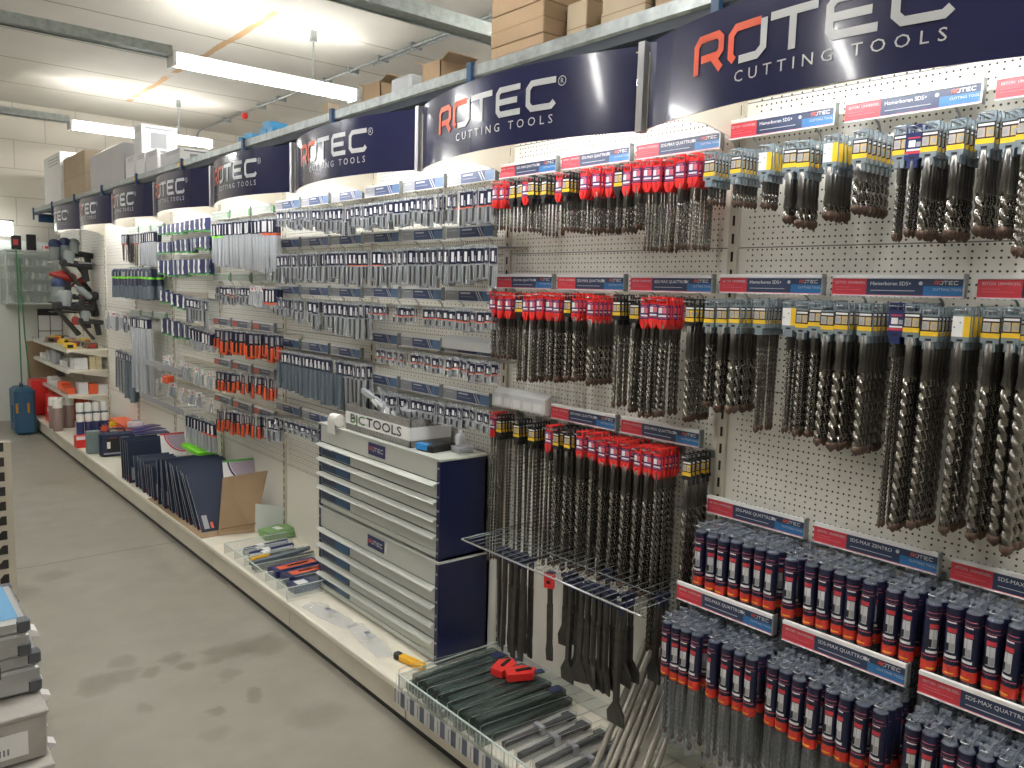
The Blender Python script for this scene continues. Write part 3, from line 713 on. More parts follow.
for nm, ys, xf, zt, n, slope, xe in (('upper', [q - .026 for q in TU], 1.80, .956, 4, .0, 1.94), ('lower', TL, 1.70, .712, 7, .0, 1.94)):
    sec = {}
    for Y in ys:
        s = 0 if Y > 1.03 else (1 if Y > .70 else 2)
        sec[s] = sec.get(s, 0) + 1
        sn = ['under the %s sign by the post', 'under the middle %s sign', 'under the %s sign farthest from the post'][s] % nm
        hook(xf - .02, xe, Y, zt + .0145, '%s wire hook %s' % (nth(sec[s]), sn), 'wire hooks of the tube rows')
        for i in range(n):
            lb = '%s drill tube on the %s hook %s' % ('front' if i == 0 else nth(i + 1), nth(sec[s]), sn)
            tube_at(xf + i * .0335, Y + random.uniform(-.001, .001), zt + random.uniform(-.004, .004), lb, 'sleeved drill tubes')
# ---------------------------------------------------------------- chisel rack and chisels
m = MB()
m.tube([(1.62, 2.18, .735), (1.62, 1.36, .735)], .003, WIRE, 6)
m.tube([(1.94, 2.18, .745), (1.62, 2.18, .735)], .0025, RACKW, 5)
for i in range(26):
    y = 2.16 - i * .031; m.tube([(1.94, y, .745), (1.625, y, .737)], .0013, RACKW, 4)
for x in (1.78, 1.92): m.tube([(x, 2.18, .732), (x, 1.36, .732)], .002, RACKW, 4)
tag(m.build('wire_chisel_rack'), 'chrome wire rack for chisels jutting out below the long drill bits', 'rack')
def chisel_mesh(wd, L, curve=0.0):
    m = MB(); r = .009
    m.lathe([(r * .9, -.10), (r, -.098), (r, -.02), (r * .7, -.012)], CHISEL, 8)
    m.box(-.006, .006, -.008, .008, -L + .07, -.10, CHISEL)
    zb = -L + .07
    pl = [(-.008, zb), (.008, zb), (wd / 2, zb - .035), (wd / 2, -L), (-wd / 2, -L), (-wd / 2, zb - .035)]
    vs = [(-.006, a, b) for a, b in pl] + [(.004, a, b) for a, b in pl]
    for i in (3, 4): vs[i] = (-.001, vs[i][1], vs[i][2])
    n = 6
    m.add(vs, [tuple(range(n - 1, -1, -1)), tuple(range(n, 2 * n))] + [(i, (i + 1) % n, n + (i + 1) % n, n + i) for i in range(n)], CHISEL)
    m.box(-.010, .010, -.013, .013, -.006, .004, mat('ink_navy_clip', (.008, .010, .03), .4)); m.box(-.003, .003, -.012, .012, -.03, -.006, NAVYP)
    return m.mesh('chisel')
CH = {}
def chisel(y, wd, L, x, n, lab, red=False, step=.03):
    for i in range(n):
        k = (wd, L)
        if k not in CH: CH[k] = chisel_mesh(wd, L)
        lb = lab if i == 0 else lab + ', behind it'
        o = tag(link('chisel', CH[k], None, (x + i * step, y + random.uniform(-.002, .002), .732)), lb, 'chisel', 'chisels on the wire rack')
        o.rotation_euler = (0, random.gauss(0, .02), random.gauss(0, .25))
        if red:
            c = MB().box(-.012, .0, -.016, .016, -.045, .002, REDP); c.box(-.014, -.0121, -.006, .006, -.03, -.02, BLACK); ob = c.build('red_card', o); ob['label'] = 'red hang card'
chisel(1.755, .022, .29, 1.65, 1, 'narrow flat chisel on a red hang card', True)
chisel(1.715, .045, .23, 1.68, 2, 'short spade chisel next to the red card')
chisel(1.668, .055, .32, 1.66, 2, 'wide spade chisel, second from the red card')
for i, y in enumerate((1.622, 1.597, 1.572, 1.548, 1.524)): chisel(y, .05, .30, 1.66, 2, 'spade chisel, %s of the close-set five' % nth(i + 1))
chisel(1.49, .07, .27, 1.70, 2, 'broad scaling chisel behind the longest chisel')
chisel(1.455, .06, .36, 1.64, 1, 'longest wide chisel reaching down beside the leaning rods')
chisel(1.43, .05, .26, 1.78, 2, 'spade chisel seen between the longest chisel and the rods')
chisel(1.67, .05, .40, 1.82, 1, 'chisel hanging low behind the spade chisels')
for i, y in enumerate((2.02, 1.985, 1.955, 1.925, 1.89)): chisel(y, .02, .34, 1.66, 2, 'long pointed chisel, %s from the cabinet' % nth(i + 1))
# ---------------------------------------------------------------- leaning steel rods
for i, (yb, yt, xt) in enumerate([(1.53 - .026 * q, 1.565 - .026 * q, 1.935) for q in range(8)]):
    fl = i == 5
    m = MB()
    a = Vector((1.625 + (i % 2) * .015, yb, .164)); b_ = Vector((xt - .006, yt, .56 - (i % 3) * .02))
    if not fl: m.cyl(a, b_, .0105, RODM, 10).cyl(a + (b_ - a).normalized() * .0, a + (b_ - a).normalized() * .03, .0115, RODM, 10)
    else:
        d = (b_ - a).normalized(); s_ = Vector((0, 1, 0)) * .014; u_ = d.cross(Vector((0, 1, 0))).normalized() * .005
        vs = [p + q for p in (a, b_) for q in (s_ + u_, -s_ + u_, -s_ - u_, s_ - u_)]
        m.add(vs, [(0, 1, 2, 3), (7, 6, 5, 4), (0, 4, 5, 1), (1, 5, 6, 2), (2, 6, 7, 3), (3, 7, 4, 0)], RODM)
    tag(m.build('steel_rod', fix=True), '%s leaning against the wall, %s from the chisel tray' % ('flat steel bar' if fl else 'round steel rod', nth(i + 1)), 'rod', 'steel rods leaning in the corner')
# ---------------------------------------------------------------- small packs on the farther bays
SLATE = mat('slate_tube_tint', (.16, .20, .24), .25, .2)
GLARE = mat('pale_blister', (.47, .49, .51), .2, noise=.35, nscale=60)
PKN = mat('pack_header_navy', (.010, .014, .045), .35)
CORAL = mat('coral_plastic', (.78, .12, .04), .4)
_pk = {}
def pack_mesh(kind, W, L):
    k = (kind, W, L)
    if k in _pk: return _pk[k]
    m = MB(); h = W / 2
    def eye(z0=0.0):
        for a, b2 in ((-h * .6, -h * .3), (h * .3, h * .6)): m.box(-.001, .001, a, b2, z0 - .012, z0, CLEARM)
        m.box(-.001, .001, -h * .6, h * .6, z0 - .003, z0, CLEARM)
    if kind in ('drill', 'drillo', 'bluet'):
        hd = min(.055, L * .42)
        eye(); m.box(-.0015, .0015, -h, h, -L, -.010, GLARE if kind != 'bluet' else SLATE)
        m.box(-.0045, .003, -h * .95, h * .95, -.012 - hd, -.012, PKN)
        m.box(-.0052, -.0045, -h * .2, h * .5, -.012 - hd * .85, -.022, WHITE)
        m.box(-.0054, -.0045, -h * .9, -h * .5, -.012 - hd * .9, -.012 - hd * .5, GREYSIGN)
        if kind == 'drillo': m.box(-.0048, .0032, -h * .97, h * .97, -.016 - hd, -.012 - hd, CORAL)
        if kind == 'bluet': m.lathe([(h * .8, -L), (h * .8, -.014 - hd)], SLATE, 8)
        else:
            m.prism([(-.012, -L + .004), (-.002, -L), (-.002, -.014 - hd), (-.010, -.018 - hd)], 1, -h * .7, h * .7, CLEARB)
            m.cyl((-.0125, h * .1, -L + .008), (-.0125, h * .1, -.02 - hd), .0042, CHISEL, 6)
    elif kind == 'long':
        eye(); m.lathe([(h * .8, -L), (h * .82, -L + .004), (h * .82, -.016), (h * .5, -.012)], CLEARM, 8)
        m.lathe([(h * .84, -.085), (h * .84, -.014)], PKN, 8); m.box(-h * .9, -h * .8, -h * .3, h * .45, -.08, -.022, WHITE)
        m.lathe([(h * .4, -L + .01), (h * .4, -.09)], SHANK, 6)
    elif kind in ('longg', 'longo'):
        eye(); m.lathe([(h * .8, -L), (h * .82, -L + .004), (h * .82, -.016), (h * .5, -.012)], CLEARM, 8)
        m.lathe([(h * .84, -.085), (h * .84, -.014)], PKN, 8); m.box(-h * .9, -h * .8, -h * .3, h * .45, -.08, -.022, WHITE)
        m.lathe([(h * .86, -.097), (h * .86, -.086)], LIME if kind == 'longg' else CORAL, 8); m.lathe([(h * .4, -L + .01), (h * .4, -.09)], BLACK, 6)
    elif kind == 'orange':
        eye(); m.box(-.002, .002, -h, h, -L, -.01, PKN); m.box(-.004, .0, -h * .8, h * .1, -L * .42, -.02, GREYSIGN)
        m.prism([(-.014, -L + .006), (-.002, -L), (-.002, -L * .5), (-.012, -L * .53)], 1, -h * .85, h * .85, CORAL)
        m.box(-.016, -.012, -h * .3, h * .3, -L * .9, -L * .45, BLACK)
    elif kind == 'card':
        m.box(-.002, .002, -h, h, -L, 0, NAVYP)
        pl = [(h, -L * .02), (h * .45, -L * .02), (h * .38, -L * .3), (h * .6, -L * .55), (h * .25, -L * .9), (h, -L * .95)]
        m.prism(pl, 0, -.0034, -.002, WHITE); m.box(-.004, .004, -h, h, -L - .008, -L, GREENP)
    elif kind == 'green':
        m.lathe([(h * .9, -L), (h * .9, -.02), (h * .4, -.005)], PKN, 8); m.lathe([(h * .93, -.085), (h * .93, -.07)], LIME, 8)
        m.lathe([(h * .92, -L), (h * .92, -L + .10)], SLATE, 8); m.box(-h * .98, -h * .9, -h * .3, h * .3, -.068, -.03, GREYSIGN)
    elif kind == 'saw':
        m.box(-.002, .002, -h, h, -.085, 0, BLACK); m.box(-.0035, -.002, -h * .7, h * .7, -.075, -.012, GREYSIGN)
        m.prism([(-h * .5, -.08), (h * .8, -.08), (h * .5, -L), (-h * .2, -L)], 0, -.0015, .0015, SHANK)
        m.box(-.0036, -.002, -h, h, -.084, -.078, REDSIGN)
    elif kind == 'bag':
        m.box(-.001, .001, -h, h, -L, 0, CLEARM); m.box(-.003, .003, -h, h, -.03, .002, WHITE); m.box(-.0035, -.003, -h * .6, h * .2, -.022, -.008, REDSIGN)
        m.prism([(-.014, -L + .01), (-.002, -L), (-.002, -.04), (-.008, -.04)], 1, -h * .8, h * .8, CLEARM); m.box(-.008, -.003, -h * .4, h * .4, -L * .85, -L * .5, STEEL)
    _pk[k] = m.mesh('blister_pack'); return _pk[k]
KN = {'drill': 'navy-headed drill pack', 'drillo': 'orange-lined drill pack', 'bluet': 'slate tube pack', 'long': 'long clear tube pack', 'longg': 'green-ringed tube pack', 'longo': 'orange-ringed tube pack',
      'orange': 'navy-orange bit pack', 'card': 'navy white-outlined card', 'green': 'navy-green tube', 'saw': 'hanging saw blade', 'bag': 'clear bagged pack'}
KO = {'drill': 'drill_pack', 'drillo': 'striped_drill_pack', 'bluet': 'slate_tube_pack', 'long': 'tube_pack', 'longg': 'tube_pack', 'longo': 'tube_pack', 'orange': 'bit_pack', 'card': 'carded_pack', 'green': 'tube_pack', 'saw': 'hanging_saw', 'bag': 'bagged_pack'}
def pack_row(bay, tier, kinds, y_hi, y_lo, n, zt0, zt1, W, L0, L1, x=1.80, deep=2, step=.024, jit=.3, gaps=()):
    """n hooks from y_hi (far) to y_lo; drop zt, length vary linearly"""
    hr = tag(link('hook_rail', MB().box(1.935, 1.948, y_lo - .006, y_hi + .006, min(zt0, zt1) - .014, max(zt0, zt1) - .004, CREAM).mesh('rail')), 'slim rail with wire hooks, %s, %s%s' % (tier, bay, ', ' + KN[kinds[0]] + 's'), 'hook rail', 'hook rails of the small packs')
    st = max(step, {'long': .8, 'longg': .8, 'longo': .8, 'green': .92, 'bluet': .82}.get(kinds[0], 0) * W)
    if kinds[0] == 'bluet': st = .029
    for i in range(n):
        if i in gaps: continue
        t = i / max(1, n - 1); y = y_hi + (y_lo - y_hi) * t + random.uniform(-.004, .004)
        k = kinds[i * len(kinds) // n] if not callable(kinds) else kinds(i)
        zt = zt0 + (zt1 - zt0) * t; L = round((L0 + (L1 - L0) * t) * random.choice((.86, .94, 1, 1, 1.08) if L0 < .2 else (.97, 1, 1.02)) / .005) * .005
        pos = '%s from far end' % nth(i + 1)
        kk = (round(1.945 - x + .02, 3), 'rail')
        if kk not in _hk: _hk[kk] = MB().tube([(kk[0], 0, 0), (.004, 0, 0), (0, 0, .006)], .0016, WIRE, 5).mesh('hook')
        link('hook', _hk[kk], hr, (x - .02, y, zt - .006))
        dd = random.choice([deep, deep, max(1, deep - 1)]); dd = min(dd, int((1.93 - x) / st) + 1)
        for j in range(dd):
            lb = '%s, %s, %s, %s%s' % (KN[k], pos, tier, bay, '' if j == 0 else ', ' + nth(j + 1) + ' back')
            o = link(KO[k], pack_mesh(k, W, L), None, (x + j * st, y, zt - random.uniform(0, .004)))
            o.rotation_euler = (random.gauss(0, .02), random.gauss(0, .02), random.gauss(0, jit))
            tag(o, lb, 'hanging pack', '%ss, %s, %s' % (KN[k], tier, bay))
D, O_ = 'drill', 'drillo'
B3, B4, B5, B6, B7 = 'bay above cabinet', 'fourth bay', 'long-tube bay', 'navy-card bay', 'saw bay'
pack_row(B3, 'top tier', [D, D, D, O_], 3.30, 2.29, 25, 1.968, 1.972, .034, .10, .135)
pack_row(B4, 'top tier', [D], 4.10, 3.34, 19, 1.992, 1.966, .034, .085, .125)
pack_row(B3, 'second tier', [O_, D, D, D], 3.31, 2.26, 26, 1.766, 1.766, .033, .155, .145)
pack_row(B4, 'second tier', [D], 4.24, 3.35, 20, 1.763, 1.767, .033, .145, .155, gaps=(1,))
pack_row(B4, 'third tier', [D], 4.14, 3.20, 19, 1.535, 1.53, .040, .10, .175)
pack_row(B3, 'third tier', [O_], 3.13, 2.29, 20, 1.530, 1.533, .036, .075, .085, gaps=(4, 9))
pack_row(B3, 'fourth tier', [O_], 3.06, 2.28, 17, 1.340, 1.343, .036, .065, .08, gaps=(5,))
pack_row(B4, 'fourth tier', ['bluet', 'bluet', 'bluet', D], 4.10, 3.19, 22, 1.252, 1.255, .034, .20, .245)
pack_row(B3, 'lowest tier', [D], 3.06, 2.28, 20, 1.145, 1.165, .034, .085, .085)
pack_row(B4, 'lowest tier', [D], 4.14, 3.42, 12, .888, .896, .045, .065, .085)
pack_row(B5, 'top tier', ['longg', 'long', 'long', 'long', 'longo'], 5.06, 4.14, 20, 1.974, 1.962, .040, .26, .30)
pack_row(B5, 'second tier', [D, O_, D, 'bag', 'longo'], 5.02, 4.14, 20, 1.586, 1.590, .038, .10, .13)
pack_row(B5, 'third tier', ['orange'], 5.02, 4.13, 13, 1.318, 1.336, .058, .145, .15)
pack_row(B5, 'fourth tier', ['orange'], 5.02, 4.13, 12, 1.056, 1.095, .058, .12, .13)
pack_row(B5, 'lowest tier', ['orange', 'orange', 'orange', D], 5.03, 4.14, 12, .806, .875, .058, .13, .14)
pack_row(B6, 'top tier', ['card'], 6.30, 5.30, 11, 2.005, 2.02, .085, .06, .075, x=1.84, deep=2, jit=.1)
pack_row(B6, 'second tier', ['card'], 6.30, 5.30, 11, 1.885, 1.90, .085, .075, .085, x=1.84, deep=2, jit=.1)
pack_row(B6, 'third tier', ['card'], 6.30, 5.30, 10, 1.755, 1.755, .085, .10, .10, x=1.84, deep=2, jit=.1)
pack_row(B6, 'fourth tier', ['card'], 6.25, 5.62, 6, 1.535, 1.49, .09, .085, .09, x=1.84, deep=2, jit=.1)
pack_row(B6, 'fourth tier', [D], 5.56, 5.22, 6, 1.50, 1.49, .045, .16, .18)
pack_row(B6, 'fifth tier', ['card'], 6.25, 5.62, 6, 1.33, 1.30, .09, .11, .12, x=1.84, deep=2, jit=.1)
pack_row(B6, 'fifth tier', ['long'], 5.50, 5.12, 7, 1.31, 1.29, .045, .14, .14)
pack_row(B6, 'sixth tier', ['bag'], 6.10, 5.20, 9, 1.06, 1.03, .05, .12, .12, gaps=(2, 5))
pack_row(B6, 'seventh tier', ['bag'], 6.30, 5.15, 9, .87, .86, .05, .10, .10, gaps=(1, 3))
pack_row(B6, 'lowest tier', ['long', 'longo'], 5.62, 5.12, 9, .70, .71, .04, .20, .20)
pack_row(B7, 'top tier', ['saw'], 7.30, 6.80, 8, 1.98, 1.97, .05, .22, .26, x=1.84)
pack_row(B7, 'top tier', ['long'], 6.74, 6.42, 7, 1.98, 1.98, .04, .26, .26, x=1.84)
pack_row(B7, 'second tier', ['green'], 7.40, 6.42, 11, 1.70, 1.70, .07, .24, .24)
pack_row(B7, 'third tier', ['bag', 'bag', D], 7.78, 7.02, 7, 1.33, 1.31, .08, .16, .14, x=1.80, deep=2)
pack_row(B7, 'third tier', ['long'], 6.95, 6.50, 8, 1.32, 1.32, .05, .60, .60)
pack_row(B7, 'lowest tier', [D, 'bluet'], 7.42, 6.95, 7, 1.01, 1.0, .06, .34, .38)
# price rails with triangular wire brackets in the sixth bay
for i, (y, z) in enumerate(((6.45, .98), (5.95, .98), (6.45, .70), (5.95, .70))):
    m = MB().tube([(1.79, y + .22, z), (1.79, y - .28, z)], .004, WIRE, 5)
    for s in (.12, -.06, -.24): m.tube([(1.93, y + s, z), (1.79, y + s, z), (1.93, y + s, z - .10)], .0035, WIRE, 5)
    m.box(1.782, 1.788, y - .28, y + .22, z - .02, z + .018, GREYSIGN)
    tag(m.build('bracket_rail'), 'wire bracket rail with grey price strip, %s half of the %s empty tier, navy-card bay' % ('far' if i % 2 == 0 else 'near', 'upper' if i < 2 else 'lower'), 'rail')
m = MB().cbox(1.78, 1.84, 6.03, 6.12, .86, .915, .006, CORAL); tag(m.build('orange_box'), 'small orange box sitting on the upper bracket rail', 'box')

# ---------------------------------------------------------------- drawer cabinets
CABG = mat('cabinet_grey_enamel', (.52, .54, .50), .4)
CABN = mat('cabinet_navy_enamel', (.008, .012, .060), .35)
CABL = mat('cabinet_label_navy', (.02, .045, .10), .35)
def cabinet(z0, z1, x0, x1, y0, y1, lab, fascia_bottom, lips, plain):
    t = thing('drawer_cabinet', lab, 'cabinet', ((x0 + x1) / 2, (y0 + y1) / 2, z0))
    def P(m, name): o = m.build(name, t); o.location = (-(x0 + x1) / 2, -(y0 + y1) / 2, -z0); return o
    m = MB().box(x0 + .02, x1, y0, y0 + .012, z0, z1, CABN).box(x0 + .02, x1, y1 - .012, y1, z0, z1, CABN)
    for ya, yb in ((y0, y0 + .022), (y1 - .022, y1)):
        m.box(x0, x0 + .02, ya, yb, z0, z1 - .004, CABN)
        k = int((z1 - z0) / .055)
        for i in range(k): m.cyl((x0 - .0025, (ya + yb) / 2, z0 + .03 + i * .055), (x0 + .001, (ya + yb) / 2, z0 + .03 + i * .055), .0045, GREYSIGN, 8)
    m.box(x1 - .01, x1, y0, y1, z0, z1, CABN); m.box(x0 + .02, x1, y0, y1, z0, z0 + .01, CABN)
    P(m, 'side_frame')
    P(MB().box(x0 - .004, x1, y0 - .002, y1 + .002, z1 - .006, z1 + .002, CABG), 'top_panel')
    P(MB().box(x0, x0 + .012, y0 + .022, y1 - .022, fascia_bottom, z1 - .006, CABG), 'fascia')
    b2 = MB().box(x0 - .003, x0, y0 + .40, y0 + .535, (fascia_bottom + z1) / 2 - .026, (fascia_bottom + z1) / 2 + .026, NAVYP)
    zc = (fascia_bottom + z1) / 2
    logo(b2, lambda u, v: (x0 - .0036, y0 + .525 - u * .0158, zc - .008 + v * .018), ORANGE, SILVER, False)
    P(b2, 'badge')
    for i, zl in enumerate(lips):
        zb = lips[i + 1] + .004 if i + 1 < len(lips) else plain
        d = thing('drawer', '', 'x'); del d['label']; del d['category']; d.parent = t; d.location = (-(x0 + x1) / 2, -(y0 + y1) / 2, -z0)
        def Q(m, name): return m.build(name, d)
        Q(MB().box(x0 + .002, x0 + .012, y0 + .022, y1 - .022, zb, zl - .006, CABG), 'drawer_front')
        Q(MB().prism([(x0 + .004, zl - .008), (x0 + .004, zl - .002), (x0 - .016, zl - .010), (x0 - .020, zl - .016), (x0 - .017, zl - .019), (x0 - .012, zl - .012)], 1, y0 + .02, y1 - .004, CABG), 'handle_lip')
        lb = MB().box(x0 - .0005, x0 + .003, y1 - .30, y1 - .03, zb + .004, zl - .016, CABL)
        lb.box(x0 - .0008, x0, y1 - .295, y1 - .17, zb + .006, zl - .018, mat('label_deep_blue', (.02, .09, .21), .35)).box(x0 - .0012, x0, y1 - .13, y1 - .045, zl - .030, zl - .025, GREYSIGN)
        Q(lb, 'drawer_label')
    if plain > z0 + .02:
        P(MB().box(x0, x0 + .012, y0 + .022, y1 - .022, z0 + .01, plain - .003, CABG), 'base_front')
    return t
cabinet(.566, .960, 1.70, 1.925, 2.430, 3.432, 'upper grey and navy drawer cabinet with four drawers, grey carton on top', .876, [.873, .804, .734, .668], .600)
cabinet(.152, .560, 1.70, 1.945, 2.430, 3.432, 'lower grey and navy drawer cabinet standing on the cream platform', .466, [.462, .387, .315, .246], .185)
# carton tray on the cabinet with letters
GRANITE = mat('speckled_grey_card', (.34, .33, .31), .8, blend=(.16, .155, .145), nscale=130)
LETG = mat('letter_green', (.12, .38, .05), .5); LETK = mat('letter_grey', (.03, .05, .045), .5)
t = thing('cardboard_tray', 'speckled grey cardboard tray lettered in green and black, on the drawer cabinet', 'box', (1.82, 2.94, .962))
x0, x1, y0, y1, zb, zt = -.095, .105, -.26, .275, 0, .115
m = MB()
m.box(x0, x0 + .004, y0, y1, zb, zt, GRANITE).box(x1 - .004, x1, y0, y1, zb, zt, GRANITE).box(x0, x1, y0, y0 + .004, zb, zt, GRANITE).box(x0, x1, y1 - .004, y1, zb, zt, GRANITE).box(x0, x1, y0, y1, zb, zb + .004, GRANITE)
m.build('tray', t)
m = MB().box(x0 - .0015, x0, y0, y1, .028, .082, WHITE).box(x0, x1, y0 - .0015, y0, .028, .082, WHITE)
bandl = m.build('white_band', t)
wj = max(v[0] for v in text_geo('BJC', .056, 'LEFT', 1.0)[0]); wt = max(v[0] for v in text_geo('TOOLS', .056, 'LEFT', 1.0)[0]); kx = .43 / (wj + wt + .008)
m = MB()
for ou, ov in ((0, 0), (.0018, 0), (.0009, .0015)):
    put_text(m, 'BJC', .056, LETG, lambda u, v: (x0 - .0025, y1 - .04 - u * kx - ou, .036 + v + ov)); put_text(m, 'TOOLS', .056, LETK, lambda u, v: (x0 - .0025, y1 - .04 - (wj + .008 + u) * kx - ou, .036 + v + ov))
m.build('lettering', bandl)
for i in range(9):
    mm = MB(); L = random.uniform(.22, .30); mm.prism([(-.004, -.012), (.010, -.014), (.013, .0), (.008, .012), (-.006, .010)], 1, -L / 2, L / 2, CLEARM); mm.box(-.001, .002, -L * .45, L * .45, -.004, .004, SHANK); mm.box(-.009, -.006, -L * .3, L * .1, -.008, .006, WHITE)
    o = mm.build('bagged_part', loc=(1.79 + (i % 3) * .035, 2.98 + (i // 3) * .05, 1.075 + (i // 3) * .014 + (i % 2) * .01)); o.rotation_euler = (random.uniform(.15, .3), 0, random.uniform(-.5, .1))
    tag(o, 'long clear-wrapped part lying in the lettered tray, %s from its front edge' % nth(i + 1), 'packaged part', 'wrapped parts in the tray')
m = MB(); m.prism([(-.05, 0), (.05, 0), (.055, .02), (.02, .045), (-.03, .05), (-.055, .02)], 1, -.05, .05, CLEARM); tag(m.build('plastic_bag', loc=(1.84, 2.80, 1.07)), 'crumpled clear plastic bag at the near end of the lettered tray', 'bag')
o = MB().lathe([(.022, 0), (.022, .05), (.015, .058), (.008, .062), (.008, .085), (.004, .088)], mat('white_bottle_plastic', (.75, .76, .76), .35), 12).build('glue_bottle', loc=(1.895, 2.575, .962)); tag(o, 'small white dropper bottle standing behind the black box on the cabinet', 'bottle')
t = thing('scanner_box', 'flat black and blue boxed tool lying on the cabinet beside the tray', 'box', (1.79, 2.60, .963)); t.rotation_euler = (0, 0, .15)
MB().cbox(-.06, .07, -.05, .05, 0, .028, .004, BLACK).build('case', t); MB().box(-.062, -.03, -.02, .045, .006, .0288, mat('sky_blue_print', (.03, .25, .60), .4)).build('blue_label', t)
m = MB(); 
for i in range(3): m.cbox(-.035, .035, -.03, .03, i * .009, i * .009 + .008, .002, CLEARM)
tag(m.build('clear_case_stack', loc=(1.855, 2.505, .963)), 'low stack of clear plastic cases at the near corner of the cabinet top', 'case')
m = MB(); m.cyl((0, -.035, .03), (0, .035, .03), .028, mat('paper_roll_white', (.7, .69, .66), .8), 16); m.box(-.029, -.026, -.035, .035, -.03, .03, mat('paper_roll_white', (.7, .69, .66), .8)); tag(m.build('paper_roll', loc=(1.715, 3.285, .962)), 'white paper roll hanging over the far front corner of the cabinet', 'paper roll')

# ---------------------------------------------------------------- clear bin with chisels and price tags, near the camera
t = thing('divided_clear_bin', 'big clear plastic bin with wire dividers and a row of price tags', 'bin', (1.475, 1.9, .152))
BX0, BX1, BY0, BY1, BH = 0, .46, -.72, .45, .062
m = MB().box(BX0, BX0 + .003, BY0, BY1, 0, BH, ACRYL).box(BX0, BX1, BY1 - .003, BY1, 0, BH, ACRYL).box(BX1 - .003, BX1, BY0, BY1, 0, BH, ACRYL)
m.box(BX0 - .001, BX0 + .004, BY0, BY1, BH - .002, BH + .002, ACRYE).box(BX0, BX1, BY1 - .004, BY1, BH - .002, BH + .002, ACRYE)
m.build('tray_wall', t)
m = MB()
for i in range(20):
    y = BY0 + .03 + i * .06; m.tube([(BX0 + .004, y, .01), (BX0 + .004, y, BH + .018), (BX0 + .02, y, BH + .02), (BX1, y, BH - .005)], .0014, WIRE, 4)
for i in range(60):
    y = BY0 + .01 + i * .02; m.tube([(BX0 + .0055, y, .004), (BX0 + .0055, y, BH)], .0009, ACRYE, 3)
m.build('wire_divider', t)
for i in range(13):
    y = .435 - i * .062
    m = MB().box(-.006, -.002, y - .034, y + .028, -.046, .006, mat('slate_tag', (.10, .12, .16), .5)); 
    m.box(-.0075, -.006, y - .012, y + .020, -.045, .012, mat('paper_tag', (.62, .62, .61), .6))
    m.box(-.0085, -.0075, y - .003, y + .001, -.04, .004, mat('tag_print', (.25, .25, .26), .6))
    o = m.build('price_tag', t)
def wrapped_chisel(x, y, z, rz, L, lab, tail='black', band=False, film=None):
    t = thing('wrapped_chisel', lab, 'chisel', (x, y, z), rz, 'chisels lying in the divided bin')
    MB().cyl((-L / 2, 0, 0), (L * .25, 0, 0), .011, CHISEL, 8).prism([(L * .25, -.011), (L * .38, -.009), (L / 2 - .03, -.022), (L / 2, -.020), (L / 2, .020), (L / 2 - .03, .022), (L * .38, .009), (L * .25, .011)], 2, -.006, .006, CHISEL).build('blade', t)
    MB().box(-L / 2 - .004, L / 2 + .006, -.021, .021, -.015, .015, film or WRAP).build('wrapper', t)
    if band: MB().box(-.006, .010, -.0215, .0215, -.0155, .0156, GREYSIGN).build('paper_band', t)
    if tail != 'none': MB().box(L / 2 - .05, L / 2 - .005, -.018, .018, .0155, .019, {'black': NAVYP, 'red': REDP}[tail]).build('hang_card', t)
WRAP = mat('greenish_wrapping_film', (.12, .17, .16), .1, alpha=.45)
for i in range(14):
    y = 2.318 - i * .052 - max(0, i - 8) * .022; near = i > 8
    wrapped_chisel(1.70 + random.uniform(-.01, .01), y, .170, random.uniform(-.03, .05), .40 if not near else .30, 'wrapped black chisel in the bin, lower layer, %s row from the cabinet' % nth(i + 1), 'none', near, TUBEP if near else None)
    if i < 8: wrapped_chisel(1.70 + random.uniform(-.02, .01), y - .022, .202, random.uniform(-.06, .08), .36, 'wrapped black chisel in the bin, upper layer, %s row from the cabinet' % nth(i + 1), 'black' if i % 3 == 1 else 'none', i == 8)
for (x, y, z, r, l) in ((1.79, 2.13, .235, .4, 'crumpled red hang card on top of the wrapped chisels'), (1.80, 2.05, .24, -.3, 'second red and black hang card on top of the wrapped chisels')):
    m = MB().prism([(-.06, -.02), (.03, -.035), (.06, 0), (.02, .035), (-.05, .03)], 2, -.012, .014, REDP); m.box(-.02, .04, -.006, .006, .014, .018, BLACK).box(.05, .09, -.012, .012, -.004, 0, NAVYP)
    o = m.build('red_hang_card', loc=(x, y, z), rz=r); tag(o, l, 'hang card')
# bags and yellow handle on the platform
def bag(cx, cy, lx, ly, rz, lab):
    nx, ny = 9, 13; m = MB(); vs = []; fs = []
    for s in (1, 0):
        for i in range(nx):
            for j in range(ny):
                u, v = i / (nx - 1) * 2 - 1, j / (ny - 1) * 2 - 1
                hh = (1 - u * u) * (1 - v ** 4) * .022 * s + .001 + (random.uniform(0, .014) if s and abs(u) < .9 and abs(v) < .9 else 0)
                vs.append((u * lx / 2 * (1 - .2 * abs(v)) + random.uniform(-.003, .003) * s, v * ly / 2, hh))
    N = nx * ny
    for s in (0, 1):
        for i in range(nx - 1):
            for j in range(ny - 1):
                a = s * N + i * ny + j; f = (a, a + ny, a + ny + 1, a + 1); fs.append(f if s == 0 else f[::-1])
    m.add(vs, fs, mat('cloudy_bag_film', (.80, .83, .85), .08, alpha=.28), True)
    m.box(-.014, .014, -.04, .03, .026, .028, GREYSIGN); m.box(-.009, .009, .0, .025, .0281, .0286, BLACK)
    o = m.build('plastic_bag', loc=(cx, cy, .152), rz=rz); tag(o, lab, 'bag')
bag(1.585, 3.10, .09, .34, .12, 'flat clear plastic bag on the platform by the blister tray')
bag(1.60, 2.78, .08, .36, -.12, 'flat clear plastic bag on the platform by the yellow handle')
t = thing('utility_knife', 'yellow tool handle with black end lying between the bin and the bags', 'tool', (1.62, 2.50, .166), .2)
